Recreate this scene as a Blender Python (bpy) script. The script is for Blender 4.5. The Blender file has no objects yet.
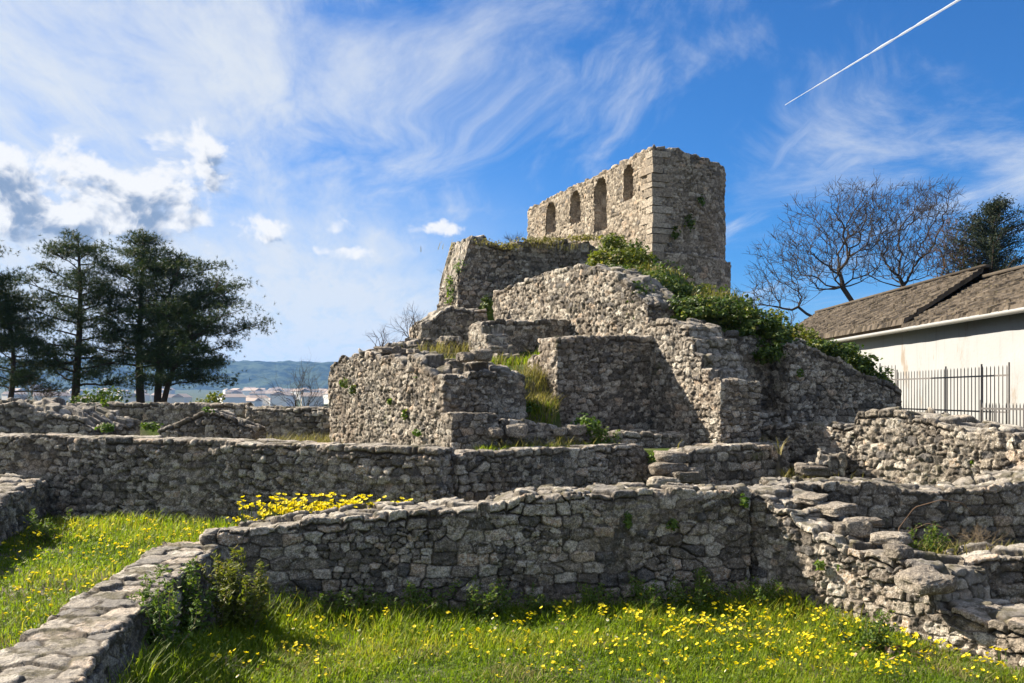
import bpy, math, numpy as np
from mathutils import Vector

sc = bpy.context.scene
COL = sc.collection
R = math.radians
F, HZ, CAMZ = 950.0, 395.0, 2.4
def X(px, Y): return (px - 512) / F * Y
def XY(px, Y): return (X(px, Y), Y)
def Z(py, Y): return CAMZ + (HZ - py) / F * Y

# ------------------------------------------------------------------ camera, sun, sky, exposure
cam = bpy.data.cameras.new('camera'); co = bpy.data.objects.new('camera', cam); COL.objects.link(co)
co.location = (0, 0, CAMZ); co.rotation_euler = (R(90), 0, 0)
cam.sensor_width = 36; cam.lens = F / 1024 * 36; cam.shift_y = (HZ - 341.5) / 1024
cam.clip_start = 0.1; cam.clip_end = 90000
sc.camera = co
SUN_EL = R(36); SH = Vector((-0.92, 0.39)).normalized()
SUN = Vector((SH.x * math.cos(SUN_EL), SH.y * math.cos(SUN_EL), math.sin(SUN_EL)))
sl = bpy.data.lights.new('sun', 'SUN'); sl.energy = 5.0; sl.angle = R(0.5); sl.color = (1.0, 0.90, 0.75)
so = bpy.data.objects.new('sun', sl); COL.objects.link(so); so.rotation_euler = SUN.to_track_quat('Z', 'Y').to_euler()
SKY_STRENGTH = 0.05
sc.view_settings.view_transform = 'Standard'; sc.view_settings.look = 'None'
sc.view_settings.exposure = 1.5; sc.view_settings.gamma = 1.0

class S:                                    # a tiny arithmetic wrapper for shader sockets
    nt = None
    def __init__(s, k): s.k = k
    def __add__(s, o): return M('ADD', s, o)
    def __radd__(s, o): return M('ADD', o, s)
    def __sub__(s, o): return M('SUBTRACT', s, o)
    def __rsub__(s, o): return M('SUBTRACT', o, s)
    def __mul__(s, o): return M('MULTIPLY', s, o)
    def __rmul__(s, o): return M('MULTIPLY', o, s)
    def __truediv__(s, o): return M('DIVIDE', s, o)
def put(sock, v):
    if isinstance(v, S): S.nt.links.new(v.k, sock)
    elif v is not None:
        if isinstance(v, tuple) and len(v) == 3 and sock.type == 'RGBA': v = v + (1,)
        sock.default_value = v
def M(op, a, b=None, c=None, clamp=False):
    n = S.nt.nodes.new('ShaderNodeMath'); n.operation = op; n.use_clamp = clamp
    put(n.inputs[0], a); put(n.inputs[1], b) if b is not None else 0
    if c is not None: put(n.inputs[2], c)
    return S(n.outputs[0])
def ramp(v, a, b, lo=0.0, hi=1.0):
    n = S.nt.nodes.new('ShaderNodeMapRange'); n.interpolation_type = 'SMOOTHSTEP'
    put(n.inputs[0], v); put(n.inputs[1], a); put(n.inputs[2], b); put(n.inputs[3], lo); put(n.inputs[4], hi)
    return S(n.outputs[0])
def vec(a, b, c=0.0):
    n = S.nt.nodes.new('ShaderNodeCombineXYZ'); put(n.inputs[0], a); put(n.inputs[1], b); put(n.inputs[2], c)
    return S(n.outputs[0])
def noise(v, scale=1.0, detail=4.0, rough=0.55, dist=0.0, out=0, dim='3D'):
    n = S.nt.nodes.new('ShaderNodeTexNoise'); n.noise_dimensions = dim; put(n.inputs['Vector'], v)
    put(n.inputs['Scale'], scale); put(n.inputs['Detail'], detail); put(n.inputs['Roughness'], rough); put(n.inputs['Distortion'], dist)
    return S(n.outputs[out])
def mix(f, a, b, mode='MIX'):
    n = S.nt.nodes.new('ShaderNodeMix'); n.data_type = 'RGBA'; n.blend_type = mode
    put(n.inputs[0], f); put(n.inputs[6], a); put(n.inputs[7], b)
    return S(n.outputs[2])
def sep(v):
    n = S.nt.nodes.new('ShaderNodeSeparateXYZ'); put(n.inputs[0], v)
    return [S(o) for o in n.outputs]
def coord(which):
    return S(S.nt.nodes.new('ShaderNodeTexCoord').outputs[which])
def attr(name):
    n = S.nt.nodes.new('ShaderNodeAttribute'); n.attribute_name = name
    return S(n.outputs['Fac'])

def build_world():
    w = bpy.data.worlds.new('World'); sc.world = w; w.use_nodes = True
    nt = S.nt = w.node_tree; nt.nodes.clear()
    d = coord('Generated'); x, y, z = sep(d)
    az = M('ARCTAN2', x, y); el = M('ARCSINE', z)
    sk = nt.nodes.new('ShaderNodeTexSky'); sk.sky_type = 'NISHITA'; sk.sun_disc = False
    sk.sun_elevation = SUN_EL; sk.sun_rotation = math.atan2(SH.x, SH.y) % (2 * math.pi)
    sk.air_density = 1.0; sk.dust_density = 0.6; sk.ozone_density = 2.0; sk.altitude = 500
    sky = mix(1.0, S(sk.outputs[0]), (0.22, 0.60, 1.04), 'MULTIPLY')
    K = 2.0 ** -sc.view_settings.exposure / SKY_STRENGTH
    # thin high cirrus on a flat layer, in streaks that run off towards the horizon
    zz = M('MAXIMUM', z, 0.0) + 0.12
    u, v = x / zz, y / zz
    ca, sa = math.cos(-0.20), math.sin(-0.20)
    al, ac = u * sa + v * ca, u * ca - v * sa
    wob = noise(vec(al, ac), 0.55, 3.0, dim='2D') - 0.5
    st = noise(vec(al * 0.40 + wob * 0.5 + 3.0, ac * 1.5 + wob * 0.7), 1.5, 8.0, 0.62, 0.15, dim='2D')
    st2 = noise(vec(al * 0.8 + 12.0, ac * 1.2 + wob * 0.8), 0.9, 8.0, 0.64, 0.45, dim='2D')
    def zone(px, py, rx, ry):
        ac_, ec_ = math.atan((px - 512) / F), math.atan((HZ - py) / math.hypot(F, px - 512))
        return M('EXPONENT', (M('POWER', (az - ac_) * (F / rx), 2.0) + M('POWER', (el - ec_) * (F / ry), 2.0)) * -1.0)
    left = ramp(az, 0.02, -0.48)
    low = ramp(el, 0.26, 0.02)
    cov = left * 0.42 + low * ramp(az, 0.1, -0.2) * 0.22 + zone(830, 140, 110, 40) * 0.22 + zone(640, 90, 110, 50) * 0.06 + zone(1040, 170, 60, 50) * 0.36 + zone(255, 60, 60, 40) * 0.22 + zone(180, 105, 40, 50) * .20
    c1 = ramp(st + cov * 0.5, 0.53, 0.86)
    c2 = ramp(st2 + cov * 0.5, 0.52, 0.86)
    cir = M('MAXIMUM', c1, c2 * 0.9)
    base = M('ADD', ramp(az, -0.08, -0.50) * 0.15 + ramp(el, 0.26, 0.05) * ramp(az, 0.10, -0.22) * 0.84 + zone(290, 330, 210, 120) * 0.42 + ramp(el, 0.14, 0.0) * 0.35, ramp(M('ABSOLUTE', az), 0.9, 1.9) * 0.36, clamp=True)  # last term: unseen white cloud behind the camera, added to brighten camera-facing walls
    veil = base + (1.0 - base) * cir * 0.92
    fine = noise(vec(al * 0.9, ac * 3.0 + wob * 1.2), 2.6, 8.0, 0.7, 0.2, dim='2D')
    veil = M('MULTIPLY', veil, ramp(fine, 0.25, 0.62, 0.80, 1.06), clamp=True)
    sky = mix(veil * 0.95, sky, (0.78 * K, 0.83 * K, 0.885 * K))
    # cumulus: a density field with billows on two scales, lit from the upper left
    BL = ((20, 176, 64, 30), (80, 182, 52, 34), (140, 198, 56, 28), (176, 178, 40, 34), (205, 168, 26, 36),
          (40, 214, 84, 28), (150, 222, 84, 24), (262, 228, 48, 18), (432, 228, 28, 9), (340, 226, 16, 14), (330, 252, 36, 8), (-120, 195, 110, 50), (-330, 220, 170, 45))
    def dens(a, e):
        n1 = noise(vec(a, e * 1.2), 17.0, 7.0, 0.60, 0.3, dim='2D') - 0.5
        vo = S.nt.nodes.new('ShaderNodeTexVoronoi'); vo.voronoi_dimensions = '2D'; vo.feature = 'F1'; vo.inputs['Scale'].default_value = 40.0; vo.inputs['Detail'].default_value = 2.0; vo.inputs['Roughness'].default_value = 0.55
        put(vo.inputs['Vector'], vec(a + n1 * 0.03, e * 1.25 + n1 * 0.02, 0.0))
        billow = 0.5 - S(vo.outputs['Distance'])
        s_ = None
        for px, py, rx, ry in BL:
            ac_, ec_ = math.atan((px - 512) / F), math.atan((HZ - py) / math.hypot(F, px - 512))
            g = M('EXPONENT', (M('POWER', (a - ac_) * (F / rx), 2.0) + M('POWER', (e - ec_) * (F / ry), 2.0)) * -0.8) * (0.86 if px > 250 else 1.0)
            s_ = g if s_ is None else M('SMOOTH_MAX', s_, g, 0.15)
        return s_ * 1.05 + (n1 * 1.9 + billow * 0.36) * ramp(s_, 0.0, 0.35)
    d0 = dens(az, el)
    d1 = dens(az + (-0.010), el + 0.016)
    m = ramp(d0, 0.36, 0.82)
    lit = ramp((d0 - d1) * 1.3 + ramp(d0, 1.30, 0.60) * 0.60, 0.02, 0.74)
    cc = mix(lit, (0.25 * K, 0.35 * K, 0.52 * K), (0.98 * K, 0.98 * K, 0.98 * K))
    sky = mix(m * 0.95, sky, cc)
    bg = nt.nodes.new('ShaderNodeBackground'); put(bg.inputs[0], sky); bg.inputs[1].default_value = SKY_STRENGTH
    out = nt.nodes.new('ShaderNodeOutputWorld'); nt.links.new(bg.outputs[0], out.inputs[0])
build_world()

# ------------------------------------------------------------------ mesh and object helpers
rng = np.random.default_rng(11)
def h32(ix, iy, iz, seed):
    h = (ix.astype(np.int64) * 374761393 + iy.astype(np.int64) * 668265263 + iz.astype(np.int64) * 2147483647 + seed * 1274126177) & 0xFFFFFFFF
    h = ((h ^ (h >> 13)) * 1274126177) & 0xFFFFFFFF
    h = ((h ^ (h >> 15)) * 2246822519) & 0xFFFFFFFF
    return ((h ^ (h >> 16)) & 0xFFFFFF) / float(0xFFFFFF)
def vn(x, y, z, seed=0):
    x, y, z = np.broadcast_arrays(np.asarray(x, float), np.asarray(y, float), np.asarray(z, float))
    ix, iy, iz = np.floor(x), np.floor(y), np.floor(z)
    fx, fy, fz = x - ix, y - iy, z - iz
    fx, fy, fz = [t * t * (3 - 2 * t) for t in (fx, fy, fz)]
    r = 0
    for a in (0, 1):
        for b in (0, 1):
            for c in (0, 1):
                r = r + h32(ix + a, iy + b, iz + c, seed) * (fx if a else 1 - fx) * (fy if b else 1 - fy) * (fz if c else 1 - fz)
    return r * 2 - 1
def fbm(x, y, z, sc_, octs=3, seed=0, rough=0.5):
    r, a, f = 0, 1.0, 1.0 / sc_
    for k in range(octs):
        r = r + a * vn(x * f, y * f, z * f, seed + k); a *= rough; f *= 2.03
    return r
def sstep(a, b, x):
    t = np.clip((x - a) / (b - a), 0, 1); return t * t * (3 - 2 * t)

def mesh_np(name, V, P, mat, attrs=None, smooth=True, mats=None, mi=None):
    V = np.ascontiguousarray(V, dtype=np.float32).reshape(-1, 3); P = np.ascontiguousarray(P, dtype=np.int32)
    k = P.shape[1]; me = bpy.data.meshes.new(name)
    me.vertices.add(len(V)); me.vertices.foreach_set('co', V.ravel())
    me.loops.add(P.size); me.loops.foreach_set('vertex_index', P.ravel())
    me.polygons.add(len(P)); me.polygons.foreach_set('loop_start', np.arange(0, P.size, k, dtype=np.int32))
    for m_ in (mats or [mat]): me.materials.append(m_)
    if mi is not None: me.polygons.foreach_set('material_index', np.asarray(mi, dtype=np.int32))
    me.polygons.foreach_set('use_smooth', np.full(len(P), bool(smooth)))
    for nm, a in (attrs or {}).items():
        at = me.attributes.new(nm, 'FLOAT', 'POINT'); at.data.foreach_set('value', np.ascontiguousarray(a, dtype=np.float32).ravel())
    me.update(calc_edges=True); me.validate()
    return me
def link(name, me, parent=None, loc=None):
    o = bpy.data.objects.new(name, me); COL.objects.link(o)
    if parent: o.parent = parent
    if loc is not None: o.location = loc
    return o
def tag(o, label=None, cat=None, group=None, kind=None):
    if label: o['label'] = label
    if cat: o['category'] = cat
    if group: o['group'] = group
    if kind: o['kind'] = kind
    return o
def thing(name, label, cat, loc=(0, 0, 0), group=None):
    o = link(name, None, None, loc); return tag(o, label, cat, group)

class Geo:                                  # gathers triangles
    def __init__(s): s.v, s.t, s.a, s.n = [], [], [], 0
    def add(s, v, t, a=0.5):
        v = np.asarray(v, float).reshape(-1, 3); t = np.asarray(t).reshape(-1, 3)
        s.v.append(v); s.t.append(t + s.n); s.a.append(np.broadcast_to(np.asarray(a, float), (len(v),))); s.n += len(v)
    def mesh(s, name, mat, smooth=True):
        return mesh_np(name, np.concatenate(s.v), np.concatenate(s.t), mat, {'tint': np.concatenate(s.a)}, smooth)
    def box(s, x0, x1, y0, y1, z0, z1, a=0.5):
        v = [(x, y, z) for z in (z0, z1) for y in (y0, y1) for x in (x0, x1)]
        q = [(0, 2, 3, 1), (4, 5, 7, 6), (0, 1, 5, 4), (2, 6, 7, 3), (0, 4, 6, 2), (1, 3, 7, 5)]
        s.add(v, [t for a_, b, c, d in q for t in ((a_, b, c), (a_, c, d))], a)
    def bar(s, p, q, w, h=None, a=0.5):     # square bar between two points
        p, q = np.asarray(p, float), np.asarray(q, float); h = h or w
        d = q - p; d /= np.linalg.norm(d); up = np.array((0, 0, 1.)) if abs(d[2]) < .9 else np.array((0, 1., 0))
        r = np.cross(d, up); r /= np.linalg.norm(r); u = np.cross(r, d)
        v = [e + r * sx * w / 2 + u * sz * h / 2 for e in (p, q) for sx, sz in ((-1, -1), (1, -1), (1, 1), (-1, 1))]
        f = [(0, 1, 5, 4), (1, 2, 6, 5), (2, 3, 7, 6), (3, 0, 4, 7), (3, 2, 1, 0), (4, 5, 6, 7)]
        s.add(v, [t for a_, b, c, e in f for t in ((a_, b, c), (a_, c, e))], a)
    def tube(s, pts, rad, n=6, a=0.5):
        pts = np.asarray(pts, float); rad = np.broadcast_to(np.asarray(rad, float), (len(pts),))
        tg = np.gradient(pts, axis=0); tg /= np.linalg.norm(tg, axis=1)[:, None] + 1e-9
        ref = np.array((0.31, 0.22, 0.92)) if abs(tg[0][2]) < .9 else np.array((0.9, 0.3, 0.1))
        r = np.cross(tg, ref); r /= np.linalg.norm(r, axis=1)[:, None] + 1e-9; u = np.cross(r, tg)
        an = np.arange(n) * 2 * math.pi / n
        v = pts[:, None] + (r[:, None] * np.cos(an)[None, :, None] + u[:, None] * np.sin(an)[None, :, None]) * rad[:, None, None]
        i = np.arange(len(pts) - 1)[:, None] * n; j = np.arange(n)[None]; k = (j + 1) % n
        A, B, C_, D = i + j, i + k, i + n + k, i + n + j
        s.add(v, np.concatenate([np.stack([A, B, C_], -1).reshape(-1, 3), np.stack([A, C_, D], -1).reshape(-1, 3)]), a)

def unit(v): return v / (np.linalg.norm(v, axis=-1, keepdims=True) + 1e-9)
def leaves(g, C, size, r, aspect=0.55, up=0.4, tint=None, out=None):
    """folded leaf-shaped faces: C centres (n,3), size (n,), out = preferred outward direction"""
    n = len(C); size = np.broadcast_to(size, (n,))[:, None]
    nrm = r.normal(size=(n, 3)); nrm[:, 2] = np.abs(nrm[:, 2]) * (0.4 + up) + up
    if out is not None: nrm = nrm * 0.75 + out
    nrm = unit(nrm); d = unit(np.cross(nrm, r.normal(size=(n, 3)))); s_ = np.cross(nrm, d)
    a, b = C - d * size * .5, C + d * size * .5
    m = C + d * size * -.06
    l, rr = m + s_ * size * aspect * .5 - nrm * size * .10, m - s_ * size * aspect * .5 - nrm * size * .10
    v = np.stack([a, l, b, rr], 1).reshape(-1, 3); i = np.arange(n)[:, None] * 4
    t = np.concatenate([i + np.array([[0, 3, 2]]), i + np.array([[0, 2, 1]])])
    ti = r.random(n) if tint is None else tint
    g.add(v, t, np.repeat(ti, 4))

# ------------------------------------------------------------------ materials
def mat_new(name):
    m = bpy.data.materials.new(name); m.use_nodes = True; S.nt = m.node_tree; S.nt.nodes.clear()
    return m
def finish(col, rough=0.9, bump=None, bdist=0.01, bstr=1.0, spec=0.25, metal=0.0, transl=0.0, tcol=None):
    nt = S.nt; p = nt.nodes.new('ShaderNodeBsdfPrincipled')
    put(p.inputs['Base Color'], col); put(p.inputs['Roughness'], rough); put(p.inputs['Specular IOR Level'], spec); put(p.inputs['Metallic'], metal)
    if bump is not None:
        b = nt.nodes.new('ShaderNodeBump'); put(b.inputs['Height'], bump); b.inputs['Distance'].default_value = bdist; b.inputs['Strength'].default_value = bstr
        nt.links.new(b.outputs[0], p.inputs['Normal'])
    sh = p.outputs[0]
    if transl:
        t = nt.nodes.new('ShaderNodeBsdfTranslucent'); put(t.inputs[0], tcol if tcol is not None else col)
        mx = nt.nodes.new('ShaderNodeMixShader'); mx.inputs[0].default_value = transl
        nt.links.new(sh, mx.inputs[1]); nt.links.new(t.outputs[0], mx.inputs[2]); sh = mx.outputs[0]
    o = nt.nodes.new('ShaderNodeOutputMaterial'); nt.links.new(sh, o.inputs[0])

def stone_mat(name, c_lo, c_mid, c_hi, mortar, moss=0.5, dark=0.5, lich=0.5):
    m = mat_new(name); p = coord('Object'); ti, jo, tp = attr('tint'), attr('joint'), attr('cap')
    col = mix(ramp(ti, 0.0, 0.55), c_lo, c_mid); col = mix(ramp(ti, 0.5, 1.0), col, c_hi)
    col = mix(ramp(ti, 0.90, 0.93) * 0.55, col, (0.42, 0.26, 0.15)); col = mix(ramp(ti, 0.085, 0.06) * 0.6, col, (0.21, 0.20, 0.195))
    n_big = noise(p, 1.1, 5.0, 0.6); n_mid = noise(p, 16.0, 6.0, 0.66); n_fin = noise(p, 60.0, 4.0, 0.7)
    col = mix(1.0, col, mix(ramp(n_mid, 0.32, 0.70), (0.62, 0.62, 0.63), (1.34, 1.32, 1.28)), 'MULTIPLY')
    col = mix(ramp(n_fin, 0.40, 0.60), mix(1.0, col, (0.48, 0.48, 0.48), 'MULTIPLY'), col)
    # pale lichen crusts and black weathering that takes some stones more than others
    lp = ramp(noise(p, 30.0, 5.0, 0.72) + (ti - 0.5) * 0.10, 0.54, 0.62) * ramp(n_big, 0.36, 0.60)
    col = mix(lp * lich, col, (0.56, 0.54, 0.49))
    dk = ramp(noise(p, 2.2, 7.0, 0.7) + (0.5 - ti) * 0.10, 0.52, 0.68)
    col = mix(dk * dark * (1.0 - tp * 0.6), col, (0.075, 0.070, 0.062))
    col = mix(ramp(noise(p, 0.75, 6.0, 0.66), 0.50, 0.68) * 0.30, col, mix(n_mid, (0.12, 0.078, 0.048), (0.27, 0.19, 0.125)))
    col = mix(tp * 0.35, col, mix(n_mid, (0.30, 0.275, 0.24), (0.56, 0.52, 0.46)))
    mo = mix(ramp(n_mid, .35, .65), mortar, tuple(c * 0.40 for c in mortar))
    col = mix(jo, col, mo)
    ms = ramp(noise(p, 1.7, 6.0, 0.68), 0.60, 0.74) * ramp(noise(p, 23.0, 3.0, 0.6), 0.36, 0.60)
    col = mix(ms * moss, col, (0.085, 0.105, 0.025))
    so = tp * ramp(noise(p, 3.3, 6.0, 0.7), 0.50, 0.60) * ramp(n_fin, 0.32, 0.5)
    col = mix(so * 0.8, col, mix(n_mid, (0.055, 0.047, 0.030), (0.15, 0.135, 0.075)))
    h = n_mid * 0.8 + n_fin * 0.7 + noise(p, 110.0, 3.0, 0.7) * 0.3
    finish(col, 0.92, h, 0.03, 0.9, 0.15)
    return m
STONE = stone_mat('rubble_stone', (0.145, 0.128, 0.110), (0.36, 0.313, 0.258), (0.65, 0.59, 0.50), (0.070, 0.055, 0.040), 0.62, 0.66, 0.75)
STONE_T = stone_mat('tower_stone', (0.22, 0.187, 0.146), (0.40, 0.337, 0.265), (0.62, 0.545, 0.44), (0.13, 0.102, 0.072), 0.15, 0.30, 0.4)

def leaf_mat(name, a, b, c=None, transl=0.35, rough=0.6, spec=0.3):
    m = mat_new(name); t = attr('tint'); col = mix(t, a, b)
    if c: col = mix(ramp(t, 0.80, 1.0), col, c)
    finish(col, rough, None, spec=spec, transl=transl, tcol=mix(1.0, col, (1.25, 1.3, 0.55), 'MULTIPLY')); return m
GRASS = leaf_mat('grass_blades', (0.095, 0.160, 0.010), (0.240, 0.305, 0.020), (0.34, 0.32, 0.05), 0.50, 0.55, 0.25)
DRYGRASS = leaf_mat('dry_grass', (0.13, 0.13, 0.035), (0.30, 0.25, 0.11), None, 0.3, 0.8)
WEED = leaf_mat('weed_leaves', (0.045, 0.095, 0.014), (0.13, 0.19, 0.03), (0.19, 0.21, 0.05), 0.38)
IVY = leaf_mat('ivy_leaves', (0.028, 0.060, 0.008), (0.095, 0.135, 0.016), (0.19, 0.20, 0.035), 0.28, 0.5, 0.3)
SHRUB = leaf_mat('shrub_leaves', (0.07, 0.10, 0.015), (0.16, 0.175, 0.028), (0.27, 0.23, 0.05), 0.40)
NEEDLE = leaf_mat('pine_needles', (0.020, 0.040, 0.011), (0.055, 0.080, 0.022), (0.11, 0.12, 0.04), 0.22, 0.6)
CYP = leaf_mat('conifer_needles', (0.012, 0.024, 0.008), (0.034, 0.044, 0.015), None, 0.12, 0.7)
PETAL = leaf_mat('yellow_petals', (0.70, 0.56, 0.012), (0.84, 0.72, 0.03), None, 0.35, 0.6)
DAISY = leaf_mat('white_petals', (0.75, 0.75, 0.70), (0.85, 0.85, 0.82), None, 0.2, 0.7)
def bark_mat(name, a, b, sc_=9.0):
    m = mat_new(name); p = coord('Object'); n = noise(p, sc_, 6.0, 0.65)
    finish(mix(n, a, b), 0.95, n, 0.03, 0.8, 0.1); return m
BARK = bark_mat('pine_bark', (0.030, 0.024, 0.020), (0.10, 0.075, 0.058))
TWIG = bark_mat('bare_bark', (0.030, 0.025, 0.021), (0.085, 0.068, 0.056), 3.0)
BROWNTWIG = bark_mat('brown_twigs', (0.075, 0.050, 0.034), (0.16, 0.105, 0.070), 3.0)
DRYSTEM = bark_mat('dry_stems', (0.12, 0.09, 0.06), (0.24, 0.19, 0.13), 6.0)

def ground_mat():
    m = mat_new('earth_and_turf'); p = coord('Object'); x, y, z = sep(p)
    g = mix(noise(p, 3.0, 5.0, 0.6), (0.030, 0.050, 0.010), (0.075, 0.105, 0.020))
    e = mix(noise(p, 5.0, 6.0, 0.65), (0.085, 0.068, 0.045), (0.19, 0.165, 0.125))
    f = mix(noise(p, 0.012, 6.0, 0.6), (0.030, 0.048, 0.018), (0.085, 0.095, 0.045))
    col = mix(ramp(noise(p, 0.9, 5.0, 0.6), 0.40, 0.62), g, e)
    r = M('SQRT', x * x + y * y); col = mix(ramp(r, 45.0, 110.0), col, f)
    finish(col, 0.95, noise(p, 14.0, 6.0, 0.7), 0.04, 0.8, 0.1); return m
EARTH = ground_mat()
def hill_mat():
    m = mat_new('wooded_hill'); p = coord('Object')
    col = mix(ramp(noise(p, 0.02, 9.0, 0.78), 0.42, 0.58), (0.006, 0.014, 0.010), (0.060, 0.085, 0.050))
    finish(col, 0.95, spec=0.05); return m
HILL = hill_mat()
def plain(name, c, rough=0.8, n=0.0, metal=0.0, sc_=6.0):
    m = mat_new(name); col = c
    if n:
        col = mix(noise(coord('Object'), sc_, 6.0, 0.65), tuple(v * (1 - n) for v in c), tuple(min(v * (1 + n), .9) for v in c))
    finish(col, rough, metal=metal); return m
IRON = plain('painted_iron', (0.13, 0.122, 0.118), 0.55, 0.3)
GUTTER = plain('zinc_gutter', (0.36, 0.35, 0.33), 0.45, 0.2, 0.5)
def plaster_mat():
    m = mat_new('lime_plaster'); p = coord('Object'); x, y, z = sep(p)
    col = mix(noise(p, 0.8, 7.0, 0.65), (0.275, 0.278, 0.282), (0.350, 0.354, 0.358))
    st = ramp(noise(vec(x, y * 0.9, z * 0.35), 1.1, 7.0, 0.7), 0.57, 0.70)
    col = mix(st * 0.7, col, (0.22, 0.165, 0.11))
    col = mix(ramp(z + noise(p, 1.6, 6.0, 0.7) * 1.2, 2.7, 1.5) * 0.6, col, (0.17, 0.165, 0.14))
    col = mix(ramp(noise(vec(x, y * 2.5, z * 0.12), 1.5, 5.0, 0.7), 0.52, 0.75) * 0.5, col, (0.19, 0.185, 0.17))
    finish(col, 0.9, noise(p, 9.0, 5.0, 0.6), 0.02, 0.4, 0.15); return m
PLASTER = plaster_mat()
def slate_mat():
    m = mat_new('stone_slates'); p = coord('Object'); t = attr('tint')
    col = mix(t, (0.030, 0.026, 0.022), (0.125, 0.105, 0.086))
    col = mix(1.0, col, mix(noise(p, 2.2, 7.0, 0.7), (0.5, 0.5, 0.5), (1.5, 1.45, 1.35)), 'MULTIPLY')
    col = mix(ramp(noise(p, 6.0, 5.0, 0.7), 0.58, 0.70) * 0.5, col, (0.20, 0.17, 0.085))
    finish(col, 0.92, noise(p, 25.0, 4.0, 0.7), 0.02, 0.8, 0.1); return m
SLATE = slate_mat()

# ------------------------------------------------------------------ terrain
def inpoly(x, y, poly):
    r = np.zeros(np.shape(x), bool); n = len(poly)
    for i in range(n):
        (x0, y0), (x1, y1) = poly[i], poly[(i + 1) % n]
        c = (y0 > y) != (y1 > y)
        with np.errstate(divide='ignore', invalid='ignore'):
            r ^= c & (x < (x1 - x0) * (y - y0) / (y1 - y0 + 1e-12) + x0)
    return r
COURT = [(-3.45, 10.55), (3.35, 11.45), (4.55, 9.5), (5.1, 8.0), (7, 3), (9, -9), (-1.3, -9), (-2.85, 5.5)]
LAWN = [(-1.3, -9), (-2.85, 5.5), (-3.45, 10.55), (3.5, 11.45), (4.6, 16.9), (4.45, 15.75), (2.7, 14.8), (2.05, 15.1), (0.55, 14.15), (-0.9, 13.15), (-0.95, 12.8), (-7.8, 14.8), (-16, 17.0), (-16, -9)]
ROOM = [(3.3, 11.6), (4.1, 11.77), (4.9, 11.65), (5.7, 11.7), (6.5, 12.1), (9, 13.4), (9, 9.6), (4.5, 9.75)]
LEDGE = [(4.5, 9.75), (9, 9.65), (9, 5), (6.0, 6), (4.8, 8.4)]
YARD = [(3.4, 11.6), (4.1, 11.77), (4.9, 11.65), (5.7, 11.7), (6.5, 12.1), (7.2, 12.5), (7.1, 12.95), (4.75, 17.05)]
MOUND = [(-3.0, 20.6), (-0.45, 15.15), (0.1, 14.9), (0.5, 15.05), (0.75, 16.0), (0.92, 16.95), (2.55, 17.75), (2.85, 17.45), (3.05, 17.1), (3.6, 17.4), (5.0, 17.9), (4.8, 17.4), (7.3, 18.5), (8.2, 20), (9.5, 24), (10, 31), (8, 40), (0, 42), (-1.6, 36), (-1.9, 27), (-1.3, 24.9), (-2.3, 22.8)]
CTRL = np.array([
    (-2.6, 16.5, 2.6), (-3.0, 18.5, 2.85), (-3.4, 20.3, 2.9), (-1.0, 16.2, 2.9), (-1.2, 17.5, 2.9), (-.1, 19, 2.95), (.5, 18.9, 2.92), (-1.2, 18.8, 2.95), (-1.8, 20, 3.35),
    (.15, 17.2, 2.75), (.3, 16.4, 2.2), (.3, 15.4, 1.75), (1.5, 15.6, 1.62), (2.4, 16.2, 1.62), (1.2, 18.2, 3.3), (1.9, 18.2, 3.35), (.2, 21.4, 3.9), (.9, 20.9, 3.9), (-1.5, 21.4, 3.6), (-2.4, 21.2, 3.4),
    (-1.4, 23.4, 3.9), (-.6, 23.2, 4.0), (.4, 24.9, 4.95), (1.2, 23.2, 4.95), (0.0, 21.9, 3.75), (.85, 20.4, 3.7), (-.9, 22.0, 3.6), (2.0, 21, 4.95), (2.6, 19.5, 4.75), (3.3, 18.2, 4.0), (3.6, 17.3, 3.6), (3.2, 21.5, 5.2), (4.6, 18.9, 3.9), (4.6, 20.5, 4.5),
    (3.0, 25.2, 5.8), (4.0, 24.4, 5.1), (4.6, 26.0, 5.1), (5.4, 26.6, 4.9), (6.2, 26.8, 4.4), (5.4, 23.5, 4.3), (6.2, 22.5, 3.4), (6.9, 25, 3.4), (7.5, 28, 3.2), (8, 31, 3), (5.6, 20.6, 3.7), (1.0, 27.5, 6.4), (2.5, 28, 6.4), (3.5, 31, 6.3), (5, 30, 6.2), (0, 30, 6.2), (1.5, 36, 6.0), (4, 36, 5.8), (-.6, 27, 6.2),
    (6.2, 18.8, 2.95), (7.4, 18.9, 2.3), (7.0, 20.5, 3.3), (8.5, 20, 2.0), (8.5, 23, 2.6), (9, 27, 3.0), (10, 31, 2.2), (11, 22, 1.6), (11.5, 27, 1.6), (12, 34, 1.6), (8, 16.8, 1.55), (10, 18, 1.5),
    (-2.6, 23.5, 3.4), (-3.2, 26, 3.6), (-4.6, 21, 1.55), (-5, 24, 1.6), (-5, 28, 1.8), (-6, 33, 1.6), (-3, 33, 3.6), (-3, 38, 2.6), (3, 42, 2.2), (8, 40, 2.2), (9, 36, 2.8), (-4.4, 19, 1.5), (-3, 15.5, 1.5), (-1.6, 14, 1.5),
    (3.6, 15.2, 1.62), (4.4, 16.2, 1.6), (5.4, 16.9, 1.6), (6.5, 16.5, 1.55), (0, 14, 1.62), (1, 14.6, 1.62), (2.5, 15.3, 1.62), (0, 46, 1.5), (12, 46, 1.5), (-8, 40, 1.5), (15, 20, 1.5), (15, 35, 1.5)])
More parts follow.
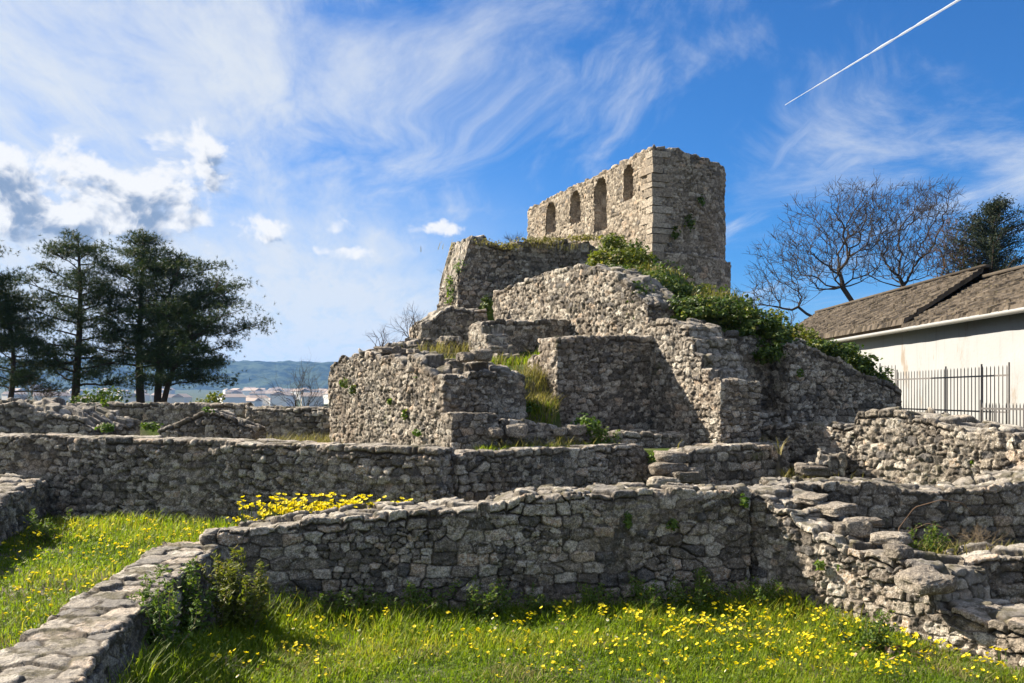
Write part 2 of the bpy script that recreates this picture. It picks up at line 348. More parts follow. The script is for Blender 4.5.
def gz(x, y):
    x, y = np.asarray(x, float), np.asarray(y, float); sh = np.broadcast(x, y).shape
    x, y = np.broadcast_to(x, sh).ravel(), np.broadcast_to(y, sh).ravel()
    r = np.hypot(x, y)
    z = np.where((y < 13.2) & (np.abs(x) < 9.5), 0.45, 1.5)
    mz = inpoly(x, y, MOUND)
    if mz.any():
        d2 = (x[mz, None] - CTRL[None, :, 0]) ** 2 + (y[mz, None] - CTRL[None, :, 1]) ** 2 + 0.02
        w = d2 ** -2.0; mo = (w * CTRL[None, :, 2]).sum(1) / w.sum(1)
        xs, ys = x[mz], y[mz]; q = (xs - 2.6) * -.912 + (ys - 17.4) * -.41          # in front of the long upper wall the terraces stay low
        z[mz] = np.where((q > -.4) & (ys < 25.1), np.minimum(mo, 3.3), mo)
    z = np.where((x < -.5) & (y > 13) & (y < 24.5) & (z < 1.6), 1.22, z)
    z = np.where(inpoly(x, y, LAWN), 0.52 + 0.004 * np.clip(y - 6, 0, 10) + 0.42 * sstep(2.0, 3.5, x - .317 * (y - 11.45)), z)
    z = np.where(inpoly(x, y, YARD), 1.0, z)
    z = np.where(inpoly(x, y, ROOM), 0.58, z)
    z = np.where(inpoly(x, y, LEDGE), 0.18, z)
    z = np.where(inpoly(x, y, COURT), 0.0, z)
    xr = np.interp(y, [2.6, 4.3, 6.1, 8.0, 10.35], [-1.56, -2.26, -2.68, -2.96, -3.16]); ct = inpoly(x, y, COURT)
    z = np.where(ct, z + .42 * np.exp(-(np.maximum(x - xr, 0) / .5) ** 2) * sstep(9.7, 7.2, y), z)
    z = np.where(y < -9, 0.2, z)
    far = np.interp(r, [55, 130, 400, 1200, 2300, 2900, 9000], [0, -9, -14, -12, 4, 20, 20])
    z = z + far * sstep(40, 60, r)
    z = z + fbm(x, y, 0, 1.3, 2, 5) * 0.03 * (r < 60)
    return z.reshape(sh)
def axis(a, b, st, far_lo, far_hi):
    c = list(np.arange(a, b + 1e-6, st)); d = st
    while c[-1] < far_hi: d *= 1.22; c.append(min(c[-1] + d, far_hi))
    d = st
    while c[0] > far_lo: d *= 1.22; c.insert(0, max(c[0] - d, far_lo))
    return np.array(c)
gx, gy = axis(-13, 13, 0.12, -4600, 4600), axis(3, 32, 0.12, -4600, 4600)
GX, GY = np.meshgrid(gx, gy); GZ = gz(GX, GY)
def grid_quads(nr, nc):
    i = np.arange(nr - 1)[:, None] * nc + np.arange(nc - 1)[None]
    return np.stack([i, i + 1, i + nc + 1, i + nc], -1).reshape(-1, 4)
tag(link('ground', mesh_np('ground', np.stack([GX, GY, GZ], -1), grid_quads(*GX.shape), EARTH)), kind='structure')
hx, hy = np.linspace(-2600, 2600, 520), np.linspace(2500, 3600, 60)
HX, HY = np.meshgrid(hx, hy)
HZ_ = 8 + 95 * sstep(2500, 3050, HY) + 18 * sstep(-400, -3000, HX) + fbm(HX, HY, 0, 900, 4, 3) * 9 * sstep(2500, 3000, HY) + fbm(HX, HY, 0, 45, 3, 8) * 5 * sstep(2500, 2800, HY)
tag(link('hills', mesh_np('hills', np.stack([HX, HY, HZ_], -1), grid_quads(*HX.shape), HILL)), kind='structure')

# ------------------------------------------------------------------ rubble masonry
def cells(u, v, cw, rh, jit, seed, p=3.0):
    """jittered brick-bond cells: (joint measure, stone random, tilt, stone random 2)"""
    j0 = np.floor(v / rh); F1 = np.full(u.shape, 9.0); F2 = F1.copy(); I1 = np.zeros(u.shape); J1 = I1.copy(); DX = I1.copy(); DZ = I1.copy()
    for dj in (-1, 0, 1):
        j = j0 + dj; off = 0.5 * np.mod(j, 2) + 0.35 * h32(j, j * 0, j * 0 + 3, seed); i0 = np.floor(u / cw - off)
        for di in (-1, 0, 1):
            i = i0 + di
            a, b, c = h32(i, j, j * 0, seed), h32(i, j, j * 0 + 1, seed), h32(i, j, j * 0 + 2, seed)
            wx, wz = 0.78 + 0.62 * c, 0.90 + 0.22 * b
            dx = (u / cw - off - (i + .5 + jit * (a - .5))); dz = (v / rh - (j + .5 + jit * .55 * (b - .5)))
            d = ((np.abs(dx) / wx) ** p + (np.abs(dz) / wz) ** p) ** (1 / p)
            n1 = d < F1
            F2 = np.where(n1, F1, np.minimum(F2, d))
            I1 = np.where(n1, i, I1); J1 = np.where(n1, j, J1); DX = np.where(n1, dx, DX); DZ = np.where(n1, dz, DZ)
            F1 = np.where(n1, d, F1)
    z0 = J1 * 0
    t1, t2 = h32(I1, J1, z0 + 7, seed), h32(I1, J1, z0 + 8, seed)
    tilt = DX * (h32(I1, J1, z0 + 9, seed) - .5) + DZ * (h32(I1, J1, z0 + 10, seed) - .5)
    return F2 - F1, t1, tilt, t2

def wall_mesh(path, thick, zb, prof, res=0.02, cw=0.26, rh=0.16, depth=0.04, jit=0.75, cap=0.04, capsz=0.26, seed=1, windows=(), mat=None, name='masonry', rough=1.0, edge=0.022, coping=.12, fine=0.22, groove=0.8):
    cw, rh = cw * .88, rh * .85
    path = np.asarray(path, float); sg = np.linalg.norm(np.diff(path, axis=0), axis=1); cum = np.concatenate([[0], np.cumsum(sg)]); L = cum[-1]
    pf = np.asarray(prof, float); n0 = max(40, int(L / res * 4)); s0_ = np.linspace(0, L, n0)
    ar = np.concatenate([[0], np.cumsum(np.hypot(np.diff(s0_), np.diff(np.interp(s0_ / L, pf[:, 0], pf[:, 1]))))])
    n = max(8, int(ar[-1] / res)); s = np.interp(np.linspace(0, ar[-1], n + 1), ar, s0_)
    fr = np.stack([np.interp(s, cum, path[:, 0]), np.interp(s, cum, path[:, 1])], 1)
    tg = np.gradient(fr, axis=0)
    k = max(1, int(0.35 / (L / n)))
    if len(path) > 2:
        ker = np.ones(2 * k + 1) / (2 * k + 1)
        tg = np.stack([np.convolve(np.pad(tg[:, c], k, mode='edge'), ker, 'valid') for c in (0, 1)], 1)
    tg = unit(tg); nr = np.stack([tg[:, 1], -tg[:, 0]], 1)
    bk = fr - nr * thick; inset = min(thick / 2, L * 0.45)
    sc_ = np.clip(s, inset, L - inset)
    ctr = lambda q: np.stack([np.interp(q, s, fr[:, c] - nr[:, c] * thick / 2) for c in (0, 1)], 1)
    m = max(3, int(thick / res)); w = np.linspace(0, 1, m + 1)[1:-1][:, None]
    # keep the seam at the middle of the back
    P = np.concatenate([fr, fr[-1] * (1 - w) + bk[-1] * w, bk[::-1], bk[0] * (1 - w) + fr[0] * w])
    Sg = np.concatenate([s, np.full(m - 1, L), s[::-1], np.zeros(m - 1)])
    C_ = np.concatenate([ctr(sc_), np.repeat(ctr(np.array([L - inset])), m - 1, 0), ctr(sc_[::-1]), np.repeat(ctr(np.array([inset])), m - 1, 0)])
    Sc = np.concatenate([sc_, np.full(m - 1, L - inset), sc_[::-1], np.full(m - 1, inset)])
    sh = n + 1 + (m - 1) + n // 2
    P, Sg, C_, Sc = [np.roll(a, -sh, 0) for a in (P, Sg, C_, Sc)]
    q = max(1, int(0.03 / res))
    for _ in range(2):
        P = sum(np.roll(P, t, 0) for t in range(-q, q + 1)) / (2 * q + 1)
    t_ = unit(np.roll(P, -1, 0) - np.roll(P, 1, 0)); N = np.stack([t_[:, 1], -t_[:, 0]], 1)
    for _ in range(2): N = unit(sum(np.roll(N, t, 0) for t in range(-2, 3)))
    U = np.concatenate([[0], np.cumsum(np.linalg.norm(np.diff(P, axis=0), axis=1))])
    def ztop(x, y, S_):
        g, t1, tl, t2 = cells(x + 31 + 0.06 * fbm(x, y, 0, .3, 2, seed), y + 17, capsz, capsz * .8, .8, seed + 50, 2.4)
        z = np.interp(S_ / L, pf[:, 0], pf[:, 1]) + (t1 - .5) * 2 * cap + tl * cap * 2.2
        z = z + fbm(x, y, 0, 0.9, 2, seed + 9) * cap * .6 + (.7 - np.abs(fbm(x, y, 3.3, .22, 4, seed + 3, .6))) * .020 * rough + fbm(x, y, 7.7, .06, 2, seed + 4) * .007
        return z - (1 - sstep(.0, .20, g)) * min(cap * 1.1, .045) * groove, sstep(.02, .16, g), t2, (g, t1, tl)
    zt, jc0, tc0, (gcp, t1cp, tlcp) = ztop(P[:, 0], P[:, 1], Sg)
    M1 = max(4, int((pf[:, 1].max() - zb) / res)); M2 = max(2, int(thick / 2 / res))
    # sides
    T = np.linspace(0, 1, M1 + 1)[:, None]; Zs = zb + (zt[None] - zb) * T; Us = np.broadcast_to(U[None], Zs.shape)
    px, py = np.broadcast_to(P[None, :, 0], Zs.shape), np.broadcast_to(P[None, :, 1], Zs.shape)
    wu = fbm(px, py, Zs, .55, 2, seed + 20) * cw * .28 + fbm(px, py, Zs, .10, 2, seed + 23) * cw * .10
    wv = fbm(px, py, Zs, .60, 2, seed + 21) * rh * .26 + fbm(px, py, Zs, .10, 2, seed + 24) * rh * .09
    g, t1, tl, t2 = cells(Us + wu, Zs + wv, cw, rh, jit, seed, 4.0)
    ga, ta, tla, tb = cells(Us * 1.0 + wu * .6, Zs + wv * .6, cw * .52, rh * .60, .9, seed + 400, 3.0)
    pick = fbm(px, py, Zs, cw * 1.5, 2, seed + 60) > fine
    g, t1, tl, t2 = np.where(pick, ga, g), np.where(pick, ta, t1), np.where(pick, tla, tl), np.where(pick, tb, t2)
    fill = np.clip(.60 + .75 * fbm(px, py, Zs, .6, 3, seed + 61), .06, 1.1)          # how far the joints are washed out
    ee = zt[None] - Zs + fbm(px, py, Zs, .12, 2, seed + 71) * .012; ch = (.045 + .075 * t1cp + np.where(fbm(P[:, 0], P[:, 1], 0, .7, 2, seed + 72) > coping, -.2, 0))[None]; hj = np.abs(ee - ch) * 4.5 + (ch < 0) * 9; incap = ee < ch
    g = np.where(incap, np.minimum(gcp[None], hj), np.minimum(g, hj)); t1 = np.where(incap, tc0[None], t1); t2 = np.where(incap, t1cp[None], t2); tl = np.where(incap, tlcp[None] * .4, tl)
    fill = np.where(incap, np.maximum(fill, .7), fill)
    body = sstep(.01, .105, g) * .91 + sstep(.0, .42, g) * .09
    rg = 1 - np.abs(fbm(px, py, Zs, .16, 4, seed + 30, .6)); chip = np.clip(fbm(px, py, Zs, .085, 3, seed + 33, .6), -.2, 1)
    d = depth * ((1 - body) * -1.25 * fill + (t2 - .5) * .8 * body) + tl * depth * 1.1 * body + rough * depth * ((rg - .6) * .26 - chip * .38 + fbm(px, py, Zs, .9, 2, seed + 31) * .55 + fbm(px, py, Zs, .04, 2, seed + 35) * .22)
    e = zt[None] - Zs
    d = d - edge * (1 - np.sqrt(np.clip(1 - (1 - np.clip(e / edge, 0, 1)) ** 2, 0, 1)))
    Vs = np.stack([px + N[None, :, 0] * d, py + N[None, :, 1] * d, Zs], -1)
    # top
    Wt = np.linspace(0, 1, M2 + 1)[1:, None]
    bx = (P[None, :, 0] + N[None, :, 0] * d[-1:] * (1 - Wt) ** 2) * (1 - Wt) + C_[None, :, 0] * Wt
    by = (P[None, :, 1] + N[None, :, 1] * d[-1:] * (1 - Wt) ** 2) * (1 - Wt) + C_[None, :, 1] * Wt
    St = Sg[None] * (1 - Wt) + Sc[None] * Wt
    z2, jc, tc, _ = ztop(bx, by, St)
    ds = L * .004; slope = np.abs(np.interp((St + ds) / L, pf[:, 0], pf[:, 1]) - np.interp((St - ds) / L, pf[:, 0], pf[:, 1])) / (2 * ds)
    stp = sstep(1.2, 2.5, slope); side_ = np.where(np.arange(P.shape[0]) < 0, 0, 1)
    cr = np.where(np.hypot(bx - C_[None, :, 0], by - C_[None, :, 1]) >= 0, bx * unit(path[-1] - path[0])[1] - by * unit(path[-1] - path[0])[0], 0)
    gs, ts1, ts2, tsb = cells(cr + .05 * fbm(cr, z2, 0, .2, 2, seed), z2 + .03 * fbm(cr, z2, 5, .2, 2, seed), cw, rh, jit, seed + 77, 4.0)
    dirn = np.sign(np.interp((St - ds) / L, pf[:, 0], pf[:, 1]) - np.interp((St + ds) / L, pf[:, 0], pf[:, 1]))
    tdir = unit(path[-1] - path[0]); dd = stp * dirn * depth * (sstep(0, .2, gs) - .4 + (tsb - .5) * .8) * np.clip(Wt * 4, 0, 1)
    bx, by = bx + tdir[0] * dd, by + tdir[1] * dd; tc = tc * (1 - stp) + ts1 * stp; jc = jc * (1 - stp) + sstep(0, .13, gs) * stp
    Vt = np.stack([bx, by, z2], -1)
    V = np.concatenate([Vs, Vt]); nr_, N_ = V.shape[:2]
    i = np.arange(nr_ - 1)[:, None] * N_; j = np.arange(N_)[None]; j2 = (j + 1) % N_
    Q = np.stack([i + j, i + j2, i + N_ + j2, i + N_ + j], -1)
    keep = np.ones(Q.shape[:2], bool)
    for (s0, s1, z0, z1) in windows:
        hw, cs = (s1 - s0) / 2, (s0 + s1) / 2
        sm = np.broadcast_to(Sg[None], (nr_ - 1, N_)); zm = (V[:-1, :, 2] + V[1:, :, 2]) / 2
        a = np.abs(sm - cs) < hw + .035 * vn(sm * 0 + cs, zm * 6, sm * 0, 3)
        arch = zm < (z1 - hw) + np.sqrt(np.clip(hw ** 2 - (sm - cs) ** 2, 0, None))
        keep[:M1] &= ~(a & (zm > z0) & arch)[:M1]
    tint = np.concatenate([t1, tc]); joint = np.concatenate([(1 - sstep(.02, .12, g)) * np.clip(.60 + .4 * fill, 0, 1), (1 - jc) * .8]); capa = np.concatenate([np.zeros_like(t1), np.ones_like(tc)])
    return mesh_np(name, V, Q[keep], mat or STONE, {'tint': tint, 'joint': joint, 'cap': capa}), (fr, nr, s)

def wall(label, path, thick, zb, prof, name='stone_wall', cat='wall', group='ruined stone walls', **kw):
    me, _ = wall_mesh(path, thick, zb, prof, name=name, **kw)
    return tag(link(name, me), label, cat, group, 'thing')

A_ = np.array((0.41, -0.912)); B_ = np.array((0.912, 0.41))       # the ruin's own two axes
def along(p, d, t): return (p[0] + d[0] * t, p[1] + d[1] * t)

# --- the foreground walls
def zs(pts): return pts
wall('long low rubble wall across the foreground lawn with a lit ragged top', [(-3.35, 10.15), (-1.0, 10.45), (1.2, 10.75), (2.60, 11.05), (2.8, 11.1)], 0.75, -0.15,
     [(0, Z(536, 10.2)), (.08, Z(534, 10.2)), (.16, Z(522, 10.3)), (.30, Z(514, 10.4)), (.42, Z(508, 10.5)), (.52, Z(505, 10.6)), (.565, Z(496, 10.7)), (.66, Z(492, 10.8)), (.78, Z(491, 10.9)), (.9, Z(492, 11)), (1, Z(489, 11.1))],
     res=.0125, cw=.27, rh=.155, depth=.05, seed=3, cap=.035)
wall('low parapet wall with a broad crumbling top beside the left lawn', [(-3.80, 10.35), (-3.60, 8.0), (-3.32, 6.1), (-2.90, 4.3), (-2.2, 2.6)], .64, -0.15,
     [(0, .80), (.15, .76), (.5, .72), (1, .69)], res=.0125, cw=.26, rh=.15, depth=.04, seed=8, cap=.014, capsz=.27, groove=.7, rough=.9)
wall('sunlit rubble wall stepping down at the right of the foreground lawn', [(2.68, 11.5), (3.02, 10.85), (3.98, 9.3), (4.42, 8.4), (5.0, 6.6)], 0.85, -0.15,
     [(0, 1.30), (.05, 1.27), (.12, 1.20), (.125, 1.12), (.175, 1.10), (.18, 1.0), (.225, .96), (.23, .87), (.285, .84), (.29, .78), (.46, .74), (.50, .69), (.505, .39), (.68, .34), (.80, .30), (1, .25)],
     res=.0125, cw=.27, rh=.15, depth=.06, seed=5, cap=.045, capsz=.36)
wall('short cross wall with a thick lit capping off the stepped right-hand wall', [(4.55, 9.62), (5.3, 9.55), (7.5, 9.4)], 0.65, 0.0, [(0, .70), (.12, .76), (.3, .78), (1, .80)], res=.013, cw=.27, rh=.15, depth=.06, seed=14, cap=.04, capsz=.36)
wall('dark curving rubble wall behind the dry bramble at the right edge', [(3.1, 11.55), (4.1, 11.42), (4.9, 11.3), (5.7, 11.35), (6.6, 11.75), (7.6, 12.3)], 0.7, 0.3,
     [(0, 1.34), (.2, 1.33), (.38, 1.27), (.55, 1.27), (.72, 1.40), (1, 1.46)], res=.015, cw=.27, rh=.16, depth=.05, seed=17, cap=.035)
wall('pale sunlit wall on the right below the iron fence', [(4.30, 16.9), (4.95, 15.8), (5.6, 14.7), (6.79, 12.6), (7.8, 10.9)], 0.8, 0.8,
     [(0, 1.86), (.25, 1.90), (.31, 1.93), (.325, 2.10), (.42, 2.13), (.47, 2.06), (.50, 2.04), (.56, 1.97), (.72, 1.84), (1, 1.78)], res=.017, cw=.21, rh=.15, depth=.06, jit=.9, seed=19, cap=.05)
wall('long shaded rubble wall with a flat coping behind the left lawn', [(-12.5, 15.9), XY(-60, 14.85), XY(0, 14.5), XY(220, 13.6), XY(438, 12.5)], 0.62, 0.35,
     [(0, 1.77), (.45, 1.775), (.7, 1.74), (.98, 1.69), (1, 1.67)], res=.0165, cw=.21, rh=.13, depth=.055, jit=.85, seed=23, cap=.018, capsz=.5)
p0 = XY(457, 12.9)
wall('shaded wall with pale coping holding up the weedy terrace under the bastion', [p0, XY(560, 13.9), XY(655, 14.85)], 0.6, 0.35,
     [(0, 1.60), (.3, 1.62), (.93, 1.62), (.955, 1.50), (1, 1.35)], res=.0155, cw=.24, rh=.155, depth=.05, jit=.8, seed=29, cap=.02, capsz=.45)
wall('shaded wall with a square right end beside the tumbled steps', [XY(688, 14.5), XY(735, 15.0), XY(790, 15.4)], 0.55, 0.4, [(0, 1.50), (.08, 1.56), (.5, 1.60), (1, 1.62)], res=.017, cw=.24, rh=.16, depth=.045, seed=31, cap=.02, capsz=.4)
wall('low wall end with a worn top at the left edge of the lawn', [(-7.75, 14.4), (-7.25, 12.6), (-6.55, 9.6), (-6.0, 7.0)], 0.72, 0.35, [(0, 1.18), (.3, 1.10), (.7, 1.06), (1, .98)], res=.018, cw=.25, rh=.16, depth=.05, seed=37, cap=.04)

# --- the ruin's terraces, bottom to top
wall('sunlit left flank of the bastion sloping into a shaded rounded end', [(-3.95, 20.6), XY(338, 20), (-1.075, 14.8)], 1.45, 0.9,
     [(0, 2.95), (.1, 3.08), (.3, 3.22), (.40, 3.20), (.45, 3.06), (.55, 3.0), (.62, 3.04), (.72, 2.94), (.78, 3.0), (.85, 2.95), (.88, 2.84), (.92, 2.80), (.96, 2.74), (1, 2.70)], res=.0185, cw=.20, rh=.125, depth=.055, jit=.9, seed=41, cap=.085, capsz=.27)
wall('small dressed block wall with a flat cap below the bastion end', [XY(452, 14.0), along(XY(452, 14.0), B_, .75)], 0.5, 0.5, [(0, 2.13), (1, 2.13)], res=.014, cw=.24, rh=.125, depth=.04, jit=.6, seed=43, cap=.012, capsz=.4, fine=.5)
wall('low shaded kerb of stones at the back of the weedy terrace', [along(XY(452, 14.05), B_, .8), along(XY(452, 14.05), B_, 1.75)], 0.4, 1.2, [(0, 2.02), (.5, 1.98), (1, 1.9)], res=.016, cw=.20, rh=.12, depth=.045, seed=44, cap=.03, fine=.4)
mc = (.786, 16.6)
wall('tall square shaded wall with a clean lit left corner', [mc, along(mc, B_, 2.1)], 0.75, 1.3, [(0, 3.38), (.2, 3.43), (1, 3.46)], res=.019, cw=.20, rh=.13, depth=.04, seed=47, cap=.025)
wall('sunlit stepped stub running back from the square shaded wall', [along(mc, -A_, 1.75), along(mc, -A_, .02)], 0.55, 1.4, [(0, 2.75), (.25, 2.85), (.3, 3.05), (.55, 3.12), (.58, 3.30), (1, 3.36)], res=.019, cw=.19, rh=.125, depth=.05, seed=53, cap=.04)
nc = (2.60, 17.4)
wall('sunlit wall stepping down to a pilaster right of the square shaded wall', [along(nc, A_, -.35), along(nc, A_, 2.0)], 0.85, 1.3,
     [(0, 3.72), (.35, 3.74), (.56, 3.60), (.57, 3.42), (.66, 3.36), (.67, 3.14), (.76, 3.08), (.77, 2.85), (.85, 2.80), (.86, 2.66), (1, 2.64)], res=.018, cw=.19, rh=.125, depth=.05, jit=.9, seed=59, cap=.03)
wall('shaded recessed wall hung with ivy right of the pilaster', [(3.55, 17.0), along((3.55, 17.0), B_, 2.3)], 0.8, 1.3, [(0, 3.55), (.3, 3.48), (1, 3.38)], res=.019, cw=.20, rh=.13, depth=.045, seed=61, cap=.05)
pc = (4.94, 17.0)
wall('shaded wall with an ivy covered sloping top near the white house', [pc, along(pc, B_, 1.3), along(pc, B_, 2.75)], 0.85, 1.2, [(0, 3.36), (.12, 3.34), (.4, 3.08), (.7, 2.78), (.94, 2.58), (1, 2.45)], res=.019, cw=.21, rh=.14, depth=.045, seed=67, cap=.05)
wall('long sunlit rubble wall under the shrubs at mid height of the ruin', [along(nc, A_, -7.6), along(nc, A_, -5), along(nc, A_, -2.5), along(nc, A_, -.2)], 0.8, 2.6,
     [(0, 5.0), (.12, 5.08), (.4, 5.12), (.62, 5.14), (.75, 4.98), (.88, 4.65), (1, 4.1)], res=.022, cw=.20, rh=.14, depth=.06, jit=.95, seed=71, cap=.05)
rc = XY(481, 19.5)
wall('shaded terrace wall above the strip of bright grass', [rc, along(rc, B_, 2.2)], 0.7, 2.8, [(0, 3.86), (.1, 3.93), (.6, 3.97), (1, 4.02)], res=.021, cw=.19, rh=.13, depth=.04, seed=73, cap=.03)
wall('narrow sunlit stair of stones climbing to the terrace wall', [along(rc, -A_, -.9) , along(rc, -A_, .0)][::-1] if False else [along(rc, A_, -.15), along(rc, A_, .85)], 0.5, 2.7,
     [(0, 3.86), (.2, 3.82), (.22, 3.62), (.45, 3.6), (.47, 3.42), (.7, 3.40), (.72, 3.25), (1, 3.2)], res=.021, cw=.2, rh=.13, depth=.04, seed=74, cap=.025)
tc_ = XY(421, 22.2)
wall('dark ragged wall between the mossy crag and the bastion flank', [tc_, along(tc_, B_, 1.7)], 0.9, 3.0, [(0, 4.05), (.18, 4.18), (.3, 4.36), (.45, 4.46), (1, 4.50)], res=.023, cw=.21, rh=.14, depth=.05, seed=79, cap=.06)
wall('low heap of collapsed masonry on the bastion flank against the sky', [XY(378, 20.6), XY(455, 20.2)], 1.0, 2.6, [(0, 3.32), (.15, 3.46), (.5, 3.58), (.8, 3.62), (1, 3.55)], res=.022, cw=.22, rh=.13, depth=.06, jit=.95, seed=83, cap=.08)
scn = XY(458, 25.0)
wall('high dark upper wall with a mossy broken left end below the tower', [along(scn, B_, 0), along(scn, B_, 2.2), along(scn, B_, 4.6)], 1.5, 3.6,
     [(0, 5.4), (.02, 5.75), (.05, 6.15), (.08, 6.58), (.17, 6.62), (.19, 6.42), (.27, 6.34), (.34, 6.5), (.6, 6.62), (.85, 6.7), (1, 6.4)], res=.024, cw=.22, rh=.145, depth=.05, seed=89, cap=.05)
wall('mossy sunlit crag of masonry at the upper left of the ruin', [along(scn, -A_, 2.4), along(scn, -A_, .05)], 0.9, 2.8, [(0, 3.9), (.2, 4.5), (.40, 4.9), (.55, 5.3), (.8, 5.6), (1, 5.7)], res=.024, cw=.22, rh=.15, depth=.06, jit=.95, seed=97, cap=.09)

# --- low walls and blocks on the terrace
wall('low ledge wall in front of the square shaded wall', [XY(604, 15.55), XY(690, 16.05)], 0.5, 1.3, [(0, 1.76), (.6, 1.78), (1, 1.74)], res=.018, cw=.25, rh=.15, depth=.04, seed=101, cap=.035)
wall('low pale kerb wall under the pilaster', [XY(676, 16.75), XY(752, 17.0)], 0.6, 1.3, [(0, 1.76), (.5, 1.78), (1, 1.74)], res=.018, cw=.25, rh=.15, depth=.04, seed=103, cap=.03)
wall('square stub of wall between the pilaster and the pale sunlit wall', [XY(752, 16.9), along(XY(752, 16.9), B_, 1.35)], 0.8, 1.2, [(0, 2.06), (.5, 2.11), (1, 2.08)], res=.018, cw=.23, rh=.14, depth=.045, seed=107, cap=.03)
wall('small stone step block at the foot of the pale sunlit wall', [XY(795, 14.9), XY(845, 14.7)], 0.6, 0.6, [(0, 1.28), (.45, 1.30), (.5, 1.50), (1, 1.48)], res=.018, cw=.26, rh=.15, depth=.04, seed=109, cap=.03)

# --- the walls at the back left
wall('far shaded boundary wall in front of the pines', [XY(-80, 26), XY(60, 25.3), XY(243, 24.6)], 0.7, 1.0, [(0, Z(406, 26)), (.5, Z(404, 25.3)), (1, Z(404.5, 24.6))], res=.026, cw=.28, rh=.17, depth=.05, seed=113, cap=.04)
wall('lower stretch of boundary wall left of the bastion flank', [XY(245, 23.4), XY(334, 22.6)], 0.7, 1.0, [(0, Z(406, 23.4)), (.1, Z(408, 23.3)), (1, Z(409, 22.6))], res=.025, cw=.28, rh=.17, depth=.05, seed=127, cap=.03)
wall('broad collapsed wall with a lit rubble top at the far left', [XY(-60, 19.6), XY(30, 19.3), XY(92, 19.1)], 1.8, 1.1, [(0, 2.2), (.5, 2.2), (.72, 2.08), (.9, 1.92), (1, 1.75)], res=.022, cw=.3, rh=.16, depth=.06, jit=.95, seed=131, cap=.085)
wall('short wall stub with a sloping lit top before the boundary wall', [XY(156, 19.6), XY(205, 19.2), XY(252, 18.9)], 0.55, 1.1, [(0, 1.70), (.2, 1.82), (.5, 2.08), (.62, 2.08), (.9, 1.86), (1, 1.78)], res=.021, cw=.26, rh=.15, depth=.05, seed=137, cap=.04)

